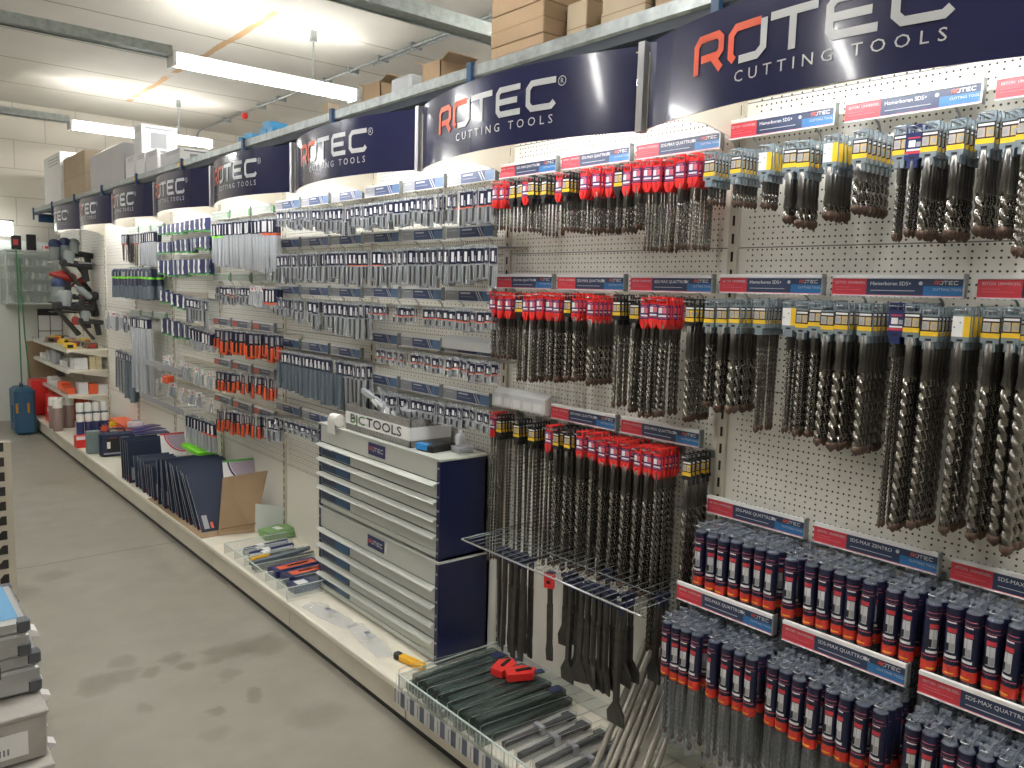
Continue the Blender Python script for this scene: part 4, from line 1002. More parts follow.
MB().cbox(-.014, .014, -.08, .05, -.013, .013, .004, mat('yellow_tool_plastic', (.80, .42, .02), .4)).build('handle', t); MB().cbox(-.014, .014, .05, .08, -.014, .014, .004, BLACK).build('end_cap', t)

# ---------------------------------------------------------------- blister tray in the fourth bay
t = thing('blister_tray', 'low clear acrylic tray of boxed blades beside the drawer cabinet', 'tray', (1.515, 3.79, .152))
m = MB().box(0, .003, -.41, .39, 0, .055, ACRYL).box(0, .36, -.413, -.41, 0, .055, ACRYL).box(0, .36, .39, .393, 0, .055, ACRYL)
m.box(-.001, .004, -.41, .39, .054, .057, ACRYE).box(0, .36, -.414, -.409, .054, .057, ACRYE).box(0, .36, .389, .394, .054, .057, ACRYE).box(-.002, .002, -.415, -.405, 0, .056, ACRYE)
m.build('tray_wall', t)
m = MB()
for i in range(5): m.box(.01, .34, -.27 + i * .135, -.268 + i * .135, 0, .045, ACRYL).box(.01, .34, -.271 + i * .135, -.267 + i * .135, .044, .046, ACRYE)
m.build('divider', t)
def flatbox(name, x, y, z, lx, ly, h, rz, base, mats_, lab, cat='box', grp=None):
    m = MB().box(-lx / 2, lx / 2, -ly / 2, ly / 2, 0, h, base)
    for a, b2, c, d, mt in mats_: m.box(a * lx, b2 * lx, c * ly, d * ly, h, h + .0008, mt)
    return tag(m.build(name, loc=(x, y, z), rz=rz), lab, cat, grp)
flatbox('blade_box', 1.70, 3.46, .156, .27, .085, .035, .04, NAVYP, [(-.4, -.2, -.3, .3, WHITE), (-.1, .3, -.35, .35, mat('slate_tag', (.1, .12, .16), .5)), (.32, .45, -.3, .1, CORAL)], 'navy blade box with white and orange print, at the near end of the tray')
flatbox('blade_box', 1.71, 3.57, .166, .25, .09, .035, .06, NAVYP, [(-.38, .42, -.3, .25, CORAL), (-.2, .3, -.08, .12, WHITE)], 'navy box with a broad orange print, second from the tray near end')
flatbox('blade_box', 1.69, 3.68, .166, .25, .09, .035, .08, NAVYP, [(-.38, .42, -.35, .2, CORAL), (-.2, .3, -.15, .05, WHITE)], 'navy box with orange print, third from the tray near end')
for i, (x, y, r) in enumerate(((1.70, 3.84, .1), (1.70, 3.88, .12))):
    m = MB().prism([(-.17, -.02), (.1, -.012), (.19, .01), (.19, .025), (.05, .02), (-.17, .012)], 2, 0, .018, CHISEL if i == 0 else SLATE); tag(m.build('wrapped_tool', loc=(x, y, .16 + i * .015), rz=r), 'dark wrapped blade lying across the tray, %s' % ('lower one' if i == 0 else 'upper one'), 'tool')
t = thing('yellow_blade_tool', 'black and yellow packed tool in the middle of the tray', 'tool', (1.66, 3.93, .165), .1)
MB().cbox(-.10, .0, -.016, .016, 0, .026, .003, mat('yellow_tool_plastic', (.8, .42, .02), .4)).build('handle', t); MB().cbox(.0, .16, -.014, .014, .0, .022, .003, BLACK).build('blade', t)
for i in range(4):
    m = MB().cyl((-.12, 0, .014), (.13, 0, .014), .014, NAVYP if i % 2 else CLEARM, 10); m.box(-.05, -.01, -.0145, .0145, 0, .029, WHITE); m.cyl((-.12, 0, .014), (.13, 0, .014), .006, STEEL, 6)
    tag(m.build('drill_tube_pack', loc=(1.70 + .02 * (i % 2), 4.0 + i * .04, .158), rz=.08), 'tube pack lying in the far part of the tray, %s from its far end' % nth(4 - i), 'tube pack', 'tube packs lying in the tray')

# ---------------------------------------------------------------- navy saw-blade packs standing on the platform
BLN = mat('blade_pack_navy', (.018, .030, .065), .4); BLE = mat('blade_pack_edge', (.32, .33, .36), .4)
def blade_pack(x0, y, lean, Wd, Ht, lab, grp, i, yaw=0.0, th=.008):
    """flat pack, lower front corner at (x0, y, .153); lean = how far the top goes back (+Y)"""
    o = MB(); a = math.asin(min(.8, lean / Ht))
    o.box(0, Wd, 0, th, 0, Ht, BLN); o.box(-.0008, 0, .001, th - .001, 0, Ht, BLE); o.box(-.001, .0, .001, th - .001, .01, .05, CORAL if i % 3 == 0 else GREYSIGN)
    o.box(.02, .05, -.0006, 0, .02, .11, GREYSIGN).box(.06, .075, -.0006, 0, .02, .06, CORAL)
    ob = o.build('blade_pack', loc=(x0, y, .154)); ob.rotation_euler = (-a, 0, yaw)
    return tag(ob, lab, 'saw blade pack', grp)
for i in range(13):
    y = 4.60 + i * .063
    blade_pack(1.545 - .002 * i + random.uniform(-.006, .006), y, .27 - .022 * i, .34, .395 - .008 * i, 'large navy saw-blade pack, %s in the leaning row from the torn cardboard' % nth(i + 1), 'large leaning blade packs', i, random.uniform(-.03, .06))
for i in range(8):
    y = 5.47 + i * .062
    blade_pack(1.53 + random.uniform(-.006, .006), y, .05 + .012 * (i % 3), .24, .225, 'medium navy saw-blade pack, %s beyond the large leaning row' % nth(i + 1), 'medium blade packs', i, random.uniform(-.12, .12))
for i in range(4):
    blade_pack(1.52, 6.05 + i * .06, .03, .26, .30, 'tall navy saw-blade pack, %s in the far group beside the tool case' % nth(i + 1), 'tall blade packs', i, random.uniform(-.03, .03))
# lime boxes, printed cards on top of the packs
for i in range(4):
    m = MB().cbox(-.065, .065, -.041, .041, 0, .03, .003, LIME); tag(m.build('lime_box', loc=(1.83, 5.36 + i * .085, .445 + .004 * i), rz=.05), 'lime green box on top of the blade packs, %s from the cardboard' % nth(i + 1), 'box', 'lime boxes on the blade packs')
def blade_card(x, y, z, rz, s, lab, ring):
    m = MB().box(-s / 2, s / 2, 0, .004, 0, s, WHITE)
    vs, fs = [], []
    for i in range(10):
        a = math.pi * (1 + .5 * i / 9)
        for r in (.86, .80): vs.append((s / 2 + s * r * math.cos(a), -.001, s + s * r * math.sin(a)))
    m.add(vs, [(2 * i, 2 * i + 2, 2 * i + 3, 2 * i + 1) for i in range(9)], ring)
    vs = [(s / 2, -.0005, s)] + [(s / 2 + s * .78 * math.cos(math.pi * (1 + .5 * i / 9)), -.0005, s + s * .78 * math.sin(math.pi * (1 + .5 * i / 9))) for i in range(10)]
    m.add(vs, [(0, i + 1, i + 2) for i in range(9)], mat('lilac_print', (.45, .38, .48), .5))
    m.box(-s / 2, s / 2, -.0012, 0, s - .012, s, GREENP if ring is PURPLE else REDSIGN)
    o = m.build('blade_card', loc=(x, y, z), rz=rz); o.rotation_euler = (-.25, 0, rz); tag(o, lab, 'saw blade pack')
blade_card(1.84, 4.78, .33, -.1, .19, 'white card with a lilac blade arc behind the large navy pack', PURPLE)
blade_card(1.82, 6.0, .33, 0, .17, 'white card with a red top edge behind the medium packs', REDSIGN)
for i in range(3):
    m = MB().box(-.12, .12, -.05, .05, 0, .006, PURPLE if i else NAVYP); tag(m.build('flat_pack', loc=(1.74, 6.28 + .1 * i, .462 + .008 * i), rz=.2 * i), 'flat purple-edged pack lying across the tall blade packs, %s' % nth(i + 1), 'pack')
m = MB().lathe([(.06, 0), (.06, .035), (.045, .04), (.02, .04)], CLEARM, 16); tag(m.build('clear_disc_tub', loc=(1.70, 6.55, .48)), 'clear round tub sitting on the flat packs', 'tub')
m = MB().lathe([(.06, 0), (.06, .005)], WHITE, 16); 
t = thing('cardboard_sheet', 'brown cardboard sheet standing beside the leaning blade packs', 'cardboard', (1.60, 4.50, .154))
MB().add([(0, 0, 0), (.19, -.06, 0), (.30, .0, .345), (.03, .0, .335), (0, .004, 0), (.19, -.056, 0), (.30, .004, .345), (.03, .004, .335)], [(0, 1, 2, 3), (7, 6, 5, 4), (0, 4, 5, 1), (1, 5, 6, 2), (2, 6, 7, 3), (3, 7, 4, 0)], CARD).build('sheet', t)
MB().add([(.008, -.014, .035), (.195, -.062, .05), (.20, -.064, .058), (.008, -.014, .043)], [(0, 1, 2, 3)], mat('card_crease', (.25, .15, .08), .8)).build('crease', t)
m = MB().box(-.06, .10, -.13, .12, 0, .004, CARD); tag(m.build('card_strip', loc=(1.60, 5.4, .152), rz=0), 'brown card strip lying under the navy blade packs', 'cardboard')
m = MB().box(-.06, .06, -.55, .5, 0, .003, CARD); tag(m.build('card_strip', loc=(1.565, 5.05, .1515), rz=0), 'long brown card edge showing below the large blade packs', 'cardboard')
m = MB().prism([(-.08, 0), (.08, 0), (.085, .155), (-.075, .17)], 1, -.002, .002, mat('frosted_sheet', (.58, .62, .60), .4)); tag(m.build('frosted_sheet', loc=(1.86, 4.40, .154), rz=-.6), 'frosted plastic sheet leaning behind the green pads', 'sheet')
for i in range(3):
    m = MB().box(-.09, .09, -.06, .06, 0, .014, mat('pale_green_pad', (.25, .42, .18), .8)); m.box(-.02, .02, -.03, .03, .014, .015, WHITE)
    tag(m.build('green_pad', loc=(1.87, 4.30, .156 + i * .016), rz=.15 * i - .1), 'pale green pad in the small stack by the wall, %s from below' % nth(i + 1), 'pad')
# navy tool case
TC = mat('case_navy', (.018, .028, .07), .4)
t = thing('tool_case', 'small navy tool case with handle standing on the platform', 'tool case', (1.70, 7.1, .152), -.05)
MB().cbox(-.135, .135, -.04, .04, 0, .20, .014, TC).build('shell', t)
MB().tube([(-.06, -.0, .198), (-.055, 0, .225), (.055, 0, .225), (.06, 0, .198)], .008, TC, 6).build('handle', t)
m = MB().box(-.09, .09, -.042, -.0395, .045, .15, BLACK).box(-.11, .10, -.0415, -.039, .022, .034, GREYSIGN); m.box(-.085, -.06, -.044, -.042, .07, .125, WHITE).box(-.07, -.01, -.0435, -.041, .155, .158, REDSIGN).box(.02, .08, -.0435, -.041, .155, .160, GREYSIGN)
m.box(.03, .085, -.044, -.042, .05, .11, WHITE); m.build('window', t)
for (x, y, z, c, l) in ((1.62, 7.16, .42, CORAL, 'orange star-shaped card on the near corner of the tool case'), (1.80, 7.16, .40, CORAL, 'orange star-shaped card at the far corner of the tool case'), (1.72, 7.32, .43, YEL, 'yellow star-shaped card behind the tool case handle')):
    pts = [((.045 if i % 2 else .018) * math.cos(i * math.pi / 8), (.045 if i % 2 else .018) * math.sin(i * math.pi / 8)) for i in range(16)]
    tag(MB().prism(pts, 1, -.004, .004, c).build('star_card', loc=(x, y, z - .045)), l, 'price card')
m = MB().cbox(-.05, .05, -.03, .03, 0, .19, .004, mat('grey_green_box', (.2, .27, .27), .5)); tag(m.build('grey_green_box', loc=(1.56, 7.30, .152)), 'grey-green box tucked behind the tool case', 'box')
m = MB().box(-.06, .06, -.05, .05, 0, .10, REDP); m.box(-.06, .06, -.051, -.05, .07, .10, WHITE); tag(m.build('red_white_box', loc=(1.55, 7.62, .152)), 'red and white box in front of the navy cans', 'box')
# cans
CANP = mat('pinkish_can', (.30, .21, .19), .4); CAPW = mat('white_cap_plastic', (.75, .74, .70), .4)
def can(x, y, r, h, body, lab, grp):
    t = thing('spray_can', lab, 'can', (x, y, .152), 0, grp)
    MB().lathe([(r, 0), (r, h * .74), (r * .9, h * .76)], body, 14).build('body', t); MB().lathe([(r * 1.02, h * .74), (r * 1.02, h * .97), (r * .9, h)], CAPW, 14).build('cap', t)
for i in range(4): can(1.58 + i * .068, 7.85, .031, .25, NAVYP, 'navy can with white cap, %s from the aisle in the front row' % nth(i + 1), 'navy cans')
for i in range(4): can(1.64 + i * .068, 8.15, .032, .31, SLATE, 'dark can with white cap, %s from the aisle in the second row' % nth(i + 1), 'dark cans')
for i, (x, y) in enumerate(((1.53, 8.75), (1.60, 8.72), (1.66, 8.7), (1.53, 8.55))): can(x, y, .042, .30, CANP, 'tall pinkish can with a white cap, %s by the red boxes' % nth(i + 1), 'pinkish cans')
m = MB().box(-.07, .07, -.25, .25, 0, .07, CORAL); tag(m.build('orange_tape_box', loc=(1.86, 7.5, .30)), 'long orange box lying by the wall beyond the tool case', 'box')
m = MB().box(-.05, .06, -.25, .25, 0, .145, WBOX); tag(m.build('white_box', loc=(1.86, 7.5, .153)), 'white carton under the long orange box', 'box')
for i, (x, y, h, mt, l) in enumerate(((1.56, 9.75, .37, REDP, 'tall red box on the platform behind the cans'), (1.70, 9.45, .33, CORAL, 'orange box beside the tall red box'), (1.62, 9.15, .27, REDP, 'lower red box behind the pinkish cans'), (1.82, 9.2, .25, CORAL, 'orange box by the wall under the shelves'))):
    m = MB().cbox(-.07, .09, -.12, .12, 0, h, .003, mt); m.box(-.0705, -.07, -.06, .02, h * .4, h * .55, WHITE); tag(m.build('carton', loc=(x, y, .152)), l, 'box')
t = thing('mower_box', 'green and white box behind the blue case', 'box', (1.56, 10.12, .152)); MB().cbox(-.05, .09, -.08, .08, 0, .13, .003, WBOX).build('lower_carton', t); MB().cbox(-.05, .09, -.08, .08, .13, .24, .003, mat('green_carton', (.02, .28, .08), .5)).build('green_carton', t)
# shelves with boxes over the cans
for z, l in ((.935, 'cream shelf with yellow and brown blister packs, topmost of three'), (.74, 'cream shelf with small pale cartons, middle of three'), (.50, 'cream shelf with red packs and white cartons, lowest of three')):
    t = thing('wall_shelf', l, 'shelf', (0, 0, z))
    MB().prism([(1.95, 0), (1.60, 0), (1.595, -.006), (1.595, -.03), (1.61, -.03), (1.61, -.02), (1.95, -.02)], 1, 8.38, 10.1, CREAM2).build('board', t)
    MB().box(1.588, 1.594, 8.38, 10.1, -.028, .03, ACRYL).build('front_lip', t)
    MB().prism([(1.62, -.02), (1.95, -.02), (1.95, -.08)], 1, 8.40, 8.403, CREAM2).build('bracket', t)
def carton(x, y, z, lx, ly, h, mt, lab, grp=None, name='carton', rz=0, deco=None):
    m = MB().cbox(-lx / 2, lx / 2, -ly / 2, ly / 2, 0, h, .002, mt)
    if deco: m.box(-lx / 2 - .0008, -lx / 2, -ly * .3, ly * .3, h * .25, h * .7, deco).box(-lx * .3, lx * .3, -ly / 2 - .0008, -ly / 2, h * .3, h * .65, deco)
    return tag(m.build(name, loc=(x, y, z), rz=rz), lab, 'box', grp)
PALE = mat('pale_yellow_carton', (.60, .52, .32), .6)
for i, (dz, nm) in enumerate(((0, 'lower'), (.056, 'upper'))):
    carton(1.72, 8.52, .741 + dz, .12, .16, .054, WBOX, 'white carton at the near end of the middle shelf, %s of two' % nm)
for i in range(3):
    for j in range(2): carton(1.82 + j * .055, 8.50, .741 + i * .045, .052, .14, .043, PALE, 'pale yellow carton, %s layer, %s from the wall, middle shelf' % (nth(i + 1), nth(2 - j)), 'pale yellow cartons')
for i in range(8): carton(1.64 + (i % 2) * .06, 8.78 + (i // 2) * .34, .741, .05, .10 + .04 * (i % 3), .06 + .03 * (i % 3), [WBOX, CLEARM, GREYSIGN][i % 3], 'small pack on the middle shelf, %s beyond the white cartons' % nth(i + 1), 'small packs on the middle shelf', 'small_pack')
for i in range(3): carton(1.74 + .085 * i, 8.52, .501, .08, .15, .115 - .02 * (i == 1) - .03 * (i == 2), WBOX if i != 1 else CORAL, '%s carton on the lowest shelf, %s from the aisle' % ('white' if i != 1 else 'red', nth(i + 1)))
for i in range(4): carton(1.64 + .02 * (i % 2), 8.62 + .26 * i, .501, .09, .20, .06 + .02 * (i % 2), CORAL if i < 2 else WBOX, '%s pack along the edge of the lowest shelf, %s from the near end' % ('red-orange' if i < 2 else 'white', nth(i + 1)), None, 'small_pack')
BRN = mat('brown_glossy_pack', (.20, .10, .05), .3)
for i in range(10):
    mt = [YEL, BRN, CLEARM, BRN, YEL][i % 5]
    m = MB().prism([(-.05, 0), (.05, 0), (.045, .05), (-.03, .055)], 1, -.07, .07, mt); m.box(-.03, .02, -.071, -.07, .01, .04, REDSIGN if i % 2 else BLACK)
    tag(m.build('blister_box', loc=(1.65 + (i % 2) * .10 + .08 * (i % 3), 8.55 + (i // 2) * .3, .937 + .0 * i), rz=.15 * (i % 3)), '%s pack on the topmost shelf, %s from its near end' % ({YEL: 'yellow', BRN: 'brown glossy', CLEARM: 'clear'}[mt], nth(i + 1)), 'pack', 'packs on the topmost shelf')
# ---------------------------------------------------------------- power tools display at the far end
TG = mat('tool_grey_plastic', (.26, .29, .29), .5); TB = mat('tool_black_plastic', (.03, .03, .032), .45); TN = mat('tool_navy_plastic', (.03, .05, .13), .45); TR = mat('tool_red_plastic', (.40, .04, .03), .45)
def power_tool(x, y, z, s, ang, body, lab):
    """pistol-shaped air or power tool seen from its side, nose to -X when ang=0"""
    t = thing('power_tool', lab, 'power tool', (x, y, z)); t.rotation_euler = (0, ang, .2)
    MB().lathe([(.03 * s, -.10 * s), (.045 * s, -.07 * s), (.048 * s, .05 * s), (.03 * s, .09 * s), (.018 * s, .10 * s), (.018 * s, .14 * s)], body, 12, T=Matrix.Rotation(-math.pi / 2, 4, 'Y')).build('motor_housing', t)
    MB().prism([(.0, -.03 * s), (.055 * s, -.02 * s), (.075 * s, -.16 * s), (.03 * s, -.17 * s)], 1, -.018 * s, .018 * s, TB).build('grip', t)
    MB().cbox(.01 * s, .12 * s, -.03 * s, .03 * s, -.20 * s, -.155 * s, .006, TB).build('battery', t)
    MB().tube([(.0, 0, -.05 * s), (-.012 * s, 0, -.07 * s), (.01 * s, 0, -.09 * s)], .006 * s, TR, 5).build('trigger', t)
def nailer(x, y, z, s, lab):
    t = thing('nail_gun', lab, 'power tool', (x, y, z)); t.rotation_euler = (0, .1, .3)
    MB().cbox(-.16 * s, .14 * s, -.03 * s, .03 * s, -.03 * s, .03 * s, .01, TB).build('body', t)
    MB().lathe([(.045 * s, 0), (.05 * s, .10 * s), (.04 * s, .12 * s)], TG, 12, c=(-.08 * s, 0)).build('cylinder', t)
    MB().prism([(.04 * s, -.03 * s), (.10 * s, -.03 * s), (.13 * s, -.15 * s), (.08 * s, -.16 * s)], 1, -.018 * s, .018 * s, TB).build('grip', t)
    MB().prism([(-.15 * s, -.03 * s), (-.12 * s, -.03 * s), (.06 * s, -.20 * s), (.03 * s, -.22 * s)], 1, -.012 * s, .012 * s, CHISEL).build('magazine', t)
def caplike(x, y, z, s, c1, c2, lab):
    t = thing('battery_tool_head', lab, 'power tool', (x, y, z))
    MB().lathe([(.05 * s, -.14 * s), (.056 * s, -.10 * s), (.055 * s, .0)], c1, 12).build('lower_body', t)
    MB().lathe([(.058 * s, 0), (.062 * s, .03 * s), (.05 * s, .07 * s), (.02 * s, .085 * s)], c2, 12).build('cover', t)
caplike(1.62, 8.9, 1.90, .9, TG, TN, 'grey tool standing upright with a navy cover, nearest the aisle on the high shelf')
caplike(1.71, 8.9, 1.92, .9, TG, TN, 'grey tool with a navy cover, second from the aisle on the high shelf')
caplike(1.79, 8.9, 1.92, .85, TG, TG, 'all-grey tool, third from the aisle on the high shelf')
nailer(1.84, 8.85, 1.84, .9, 'black nail gun lying behind the upright grey tools')
nailer(1.78, 8.75, 1.74, 1.0, 'black nail gun with long magazine, just under the upright grey tools')
power_tool(1.68, 8.8, 1.62, 1.0, .15, TR, 'red and grey power tool in the middle of the tool display')
power_tool(1.84, 8.95, 1.57, .8, -.5, TR, 'dark red power tool tilted down beside the red and grey one')
caplike(1.60, 8.70, 1.52, 1.0, TG, TN, 'grey tool with a navy cap below the red power tool')
power_tool(1.76, 8.40, 1.47, .75, .7, TG, 'pale grey power tool tilted nose up above the black rail')
power_tool(1.86, 8.7, 1.43, 1.0, -.1, TB, 'black power tool lying on the right of the tool display')
nailer(1.72, 8.6, 1.33, 1.25, 'long black nail gun on the lowest tool rail')
nailer(1.82, 8.42, 1.20, .8, 'black nail gun hanging under the lowest tool rail')
for i, z in enumerate((1.76, 1.37, 1.28)):
    m = MB().cbox(1.56, 1.93, 8.72, 8.98, z - .012, z, .003, TB if i else GREYSIGN); tag(m.build('tool_rail'), '%s rail carrying power tools near the far wall, %s from above' % ('black' if i else 'grey', nth(i + 1)), 'rail')
t = thing('red_valve', 'small red fitting hanging below the black tool rail', 'fitting', (1.72, 8.6, 1.21)); MB().lathe([(.03, -.05), (.035, 0), (.02, .03)], TR, 10).build('body', t); MB().cyl((0, 0, .03), (0, 0, .06), .006, WIRE, 6).build('stem', t)
# peg display cabinet with glass shelves at the far end
GL = mat('green_tinted_glass', (.70, .80, .76), .05, alpha=.18); GF = mat('pale_cabinet_frame', (.50, .53, .50), .4); GRF = mat('green_hose', (.06, .22, .09), .5)
t = thing('glass_showcase', 'glass showcase with shelves of small bottles and parts at the far wall', 'showcase', (1.35, 10.0, 0))
m = MB()
for x in (0, .50):
    for y in (0, .35): m.box(x, x + .02, y, y + .02, 1.33, 1.87, GF)
m.box(0, .52, 0, .37, 1.87, 1.89, GF).box(0, .52, 0, .37, 1.31, 1.33, GF); m.build('frame', t)
m = MB().box(.02, .5, .0, .004, 1.33, 1.87, GL).box(0, .004, .02, .35, 1.33, 1.87, GL); m.build('glass', t)
m = MB()
for z in (1.45, 1.58, 1.72): m.box(.01, .51, .01, .36, z, z + .006, GF)
m.build('glass_shelf', t)
for r, z in enumerate((1.331, 1.457, 1.587, 1.727)):
    for i in range(8):
        m = MB().lathe([(.016, 0), (.016, .05), (.008, .06), (.008, .072)], [CAPW, GREYSIGN, CLEARM][(i + r) % 3], 8)
        tag(m.build('small_bottle', loc=(1.40 + i * .055, 10.08, z)), 'small pale bottle in the glass showcase, %s shelf from below, %s from the aisle' % (nth(r + 1), nth(i + 1)), 'bottle', 'bottles in the glass showcase')
struct(MB().box(.9, 1.94, 10.40, 10.43, 0, 2.0, PEGM if False else mat('white_grid_panel', (.62, .64, .60), .5)).build('trim_40'))
m = MB().box(0, .012, 0, .02, .02, 1.9, GRF); tag(m.build('green_post', loc=(1.45, 9.98, 0)), 'thin green post running up past the glass showcase', 'post')
m = MB().tube([(1.48, 9.97, 1.8), (1.50, 9.97, 1.0), (1.54, 9.97, .4), (1.55, 9.97, .05)], .008, GRF, 6); tag(m.build('green_hose'), 'thin green hose hanging beside the green post', 'hose')
carton(1.70, 10.29, .152, .26, .12, .74, CARD, 'tall brown carton standing behind the blue case', None, 'tall_carton')
t = thing('wall_calendar', 'black and white wall chart on the far panel', 'poster', (1.82, 10.395, 1.05)); m = MB().box(-.12, .12, 0, .004, -.22, .2, WHITE); m.box(-.125, .125, -.001, .004, .13, .2, BLACK); m.build('sheet', t)
m = MB()
for a in (-.12, 0, .12): m.box(a - .004, a + .004, -.002, 0, -.22, .13, BLACK)
for c in (-.22, -.05, .13): m.box(-.12, .12, -.002, 0, c - .004, c + .004, BLACK)
m.build('grid_lines', t)
t = thing('pendant_sign_lamp', 'glowing white box lamp at the far wall above the showcase', 'lamp', (1.28, 10.2, 2.04)); MB().cbox(0, .18, -.05, .05, 0, .15, .01, mat('lit_panel', (.95, 1, .98), .4, emit=4)).build('diffuser', t); MB().box(.0, .19, -.055, .055, .15, .165, BLACK).build('frame', t)
for (x, c, h, l) in ((1.43, BLACK, .15, 'small dark display with a red picture on the showcase'), (1.57, BLACK, .17, 'tall black box standing on the showcase')):
    m = MB().cbox(0, .09, -.03, .03, 0, h, .004, c); 
    if x < 1.5: m.box(.015, .06, -.032, -.03, .05, .11, REDSIGN)
    tag(m.build('display_box', loc=(x, 10.1, 1.892)), l, 'box')
carton(1.76, 10.1, 1.892, .08, .08, .08, WBOX, 'small red and white carton on the showcase', None, 'carton', 0, REDSIGN)
# left of the aisle in the distance
t = thing('blue_drum_case', 'blue plastic carrying case with orange latches on the floor at the aisle end', 'case', (1.38, 9.5, 0))
BC = mat('blue_case_plastic', (.02, .09, .17), .45)
MB().cbox(-.09, .10, -.17, .17, 0, .48, .03, BC).build('shell', t); MB().cbox(-.10, -.085, -.05, .05, .12, .30, .004, BC).build('side_rib', t)
for s in (-1, 1): MB().box(-.03 + s * .05, -.01 + s * .05, -.176, -.168, .23, .33, mat('orange_latch', (.55, .22, .02), .5)).build('latch', t)
MB().tube([(0, -.07, .475), (0, -.06, .51), (0, .06, .51), (0, .07, .475)], .01, BC, 6).build('handle', t)

# ---------------------------------------------------------------- cartons on the storage shelf
ZS = 2.352
def box_open(x, y, lx, ly, h, lab, mt=CARD, flap=True, z=ZS, name='open_carton'):
    t = thing(name, lab, 'box', (x, y, z))
    m = MB().box(-lx / 2, lx / 2, -ly / 2, -ly / 2 + .004, 0, h, mt).box(-lx / 2, lx / 2, ly / 2 - .004, ly / 2, 0, h, mt).box(-lx / 2, -lx / 2 + .004, -ly / 2, ly / 2, 0, h, mt).box(lx / 2 - .004, lx / 2, -ly / 2, ly / 2, 0, h, mt).box(-lx / 2, lx / 2, -ly / 2, ly / 2, 0, .004, mt)
    m.build('carton_wall', t)
    if flap:
        for s in (-1, 1): MB().prism([(0, 0), (s * .045, .02), (s * .045, .024), (0, .004)], 0, -lx / 2 + .003, lx / 2 - .003, mt).build('flap', t).location = (0, s * ly / 2, h - .004)
def carton_s(x, y, z, lx, ly, h, mt, lab, tape=False, rz=0):
    t = thing('carton', lab, 'box', (x, y, z), rz); MB().cbox(-lx / 2, lx / 2, -ly / 2, ly / 2, 0, h, .003, mt).build('carton_body', t)
    MB().box(-lx / 2 - .0006, lx / 2 + .0006, -ly / 2 - .0006, ly / 2 + .0006, h * .5 - .0012, h * .5 + .0012, mat('card_crease', (.25, .15, .08), .8)).build('seam', t)
    if tape: MB().box(-lx / 2 - .001, lx / 2 + .001, -.025, .025, h - .06, h + .001, TAPE).build('tape', t)
for i, (y, h0, h1) in enumerate(((2.115, 0, .065), (2.115, .066, .165), (2.115, .166, .33))):
    carton_s(1.90, y, ZS + h0, .30, .27, h1 - h0, CARD, 'brown carton in the taped stack, %s from below' % nth(i + 1))
carton_s(1.92, 1.915, ZS, .18, .09, .16, CARDL, 'narrow pale carton between the two carton stacks')
carton_s(1.98, 1.81, ZS, .2, .10, .12, CARDL, 'low pale carton beside the narrow one')
carton_s(1.90, 1.66, ZS, .26, .17, .12, CARDL, 'pale carton at the bottom of the nearer stack'); carton_s(1.90, 1.66, ZS + .121, .26, .17, .2, CARDL, 'pale carton on top of the nearer stack')
carton_s(1.92, 1.45, ZS, .28, .20, .18, CARD, 'brown carton at the top edge of the picture')
box_open(1.80, 3.02, .14, .14, .085, 'opened brown carton with raised flaps, before the white tub')
box_open(1.80, 2.58, .14, .12, .085, 'opened brown carton with torn flap, beyond the tall taped stack')
m = MB().cbox(-.07, .07, -.07, .07, 0, .075, .01, CLEARM); tag(m.build('storage_tub', loc=(1.80, 2.80, ZS)), 'translucent tub between the two opened cartons', 'tub')
carton_s(1.84, 3.6, ZS, .05, .06, .11, CARDL, 'tiny pale carton by itself near the blue packs', False)
SKY = mat('sky_blue_pack', (.04, .32, .62), .4)
for i, (y, z) in enumerate(((4.0, 0), (4.09, 0), (4.05, .036), (4.3, 0), (4.38, 0))):
    flatbox('blue_pack', 1.76, y, ZS + z, .10, .07, .035 + .01 * (i % 2), .1 * i, SKY, [(-.3, .2, -.3, .3, WHITE)], 'sky blue pack on the overhead shelf, %s from the tiny carton' % nth(i + 1), 'pack', 'sky blue packs on the shelf')
# pale carton seen below the shelf between the banners
carton_s(1.92, 2.79, 2.245, .10, .13, .064, CARDL, 'pale carton hanging below the shelf edge between two banners', False)
PR = mat('grey_line_print', (.25, .26, .27), .5)
def wcarton(x, y, z, lx, ly, h, lab, mt=WBOX, pr=True):
    t = thing('white_carton', lab, 'box', (x, y, z)); m = MB().cbox(-lx / 2, lx / 2, -ly / 2, ly / 2, 0, h, .003, mt); m.build('carton_body', t)
    if pr:
        m = MB()
        for i in range(3): m.box(-lx / 2 - .001, -lx / 2, -ly * .4, ly * .2, h * (.9 - .06 * i), h * (.915 - .06 * i), PR)
        m.box(-lx * .25, lx * .2, -ly / 2 - .001, -ly / 2, h * .2, h * .75, PR); m.box(-lx * .4, lx * .4, -ly / 2 - .001, -ly / 2, h * .85, h * .92, PR)
        m.build('print', t)
wcarton(1.95, 9.55, ZS, .42, .80, .50, 'largest white printed carton at the far end of the overhead shelf')
carton_s(1.84, 8.70, ZS, .14, .9, .42, CARDL, 'tall plain brown carton before the largest white carton', False)
wcarton(1.92, 7.50, ZS, .30, 1.10, .33, 'wide pale grey carton beside the tall brown carton', mat('pale_grey_wrap', (.50, .50, .52), .25, bump=.3, bscale=8), False)
wcarton(1.88, 6.78, ZS, .22, .24, .20, 'white printed carton with a dark picture, next to the pale grey one')
wcarton(1.88, 6.51, ZS, .22, .24, .19, 'white printed carton under the upright tall one')
wcarton(1.93, 6.66, ZS + .201, .26, .20, .22, 'tall white carton stacked on top of the row, against the lamp')
wcarton(1.88, 6.22, ZS, .22, .28, .18, 'white carton between the stacked one and the low end one')
wcarton(1.90, 5.80, ZS, .26, .42, .13, 'low white carton at the near end of the row')
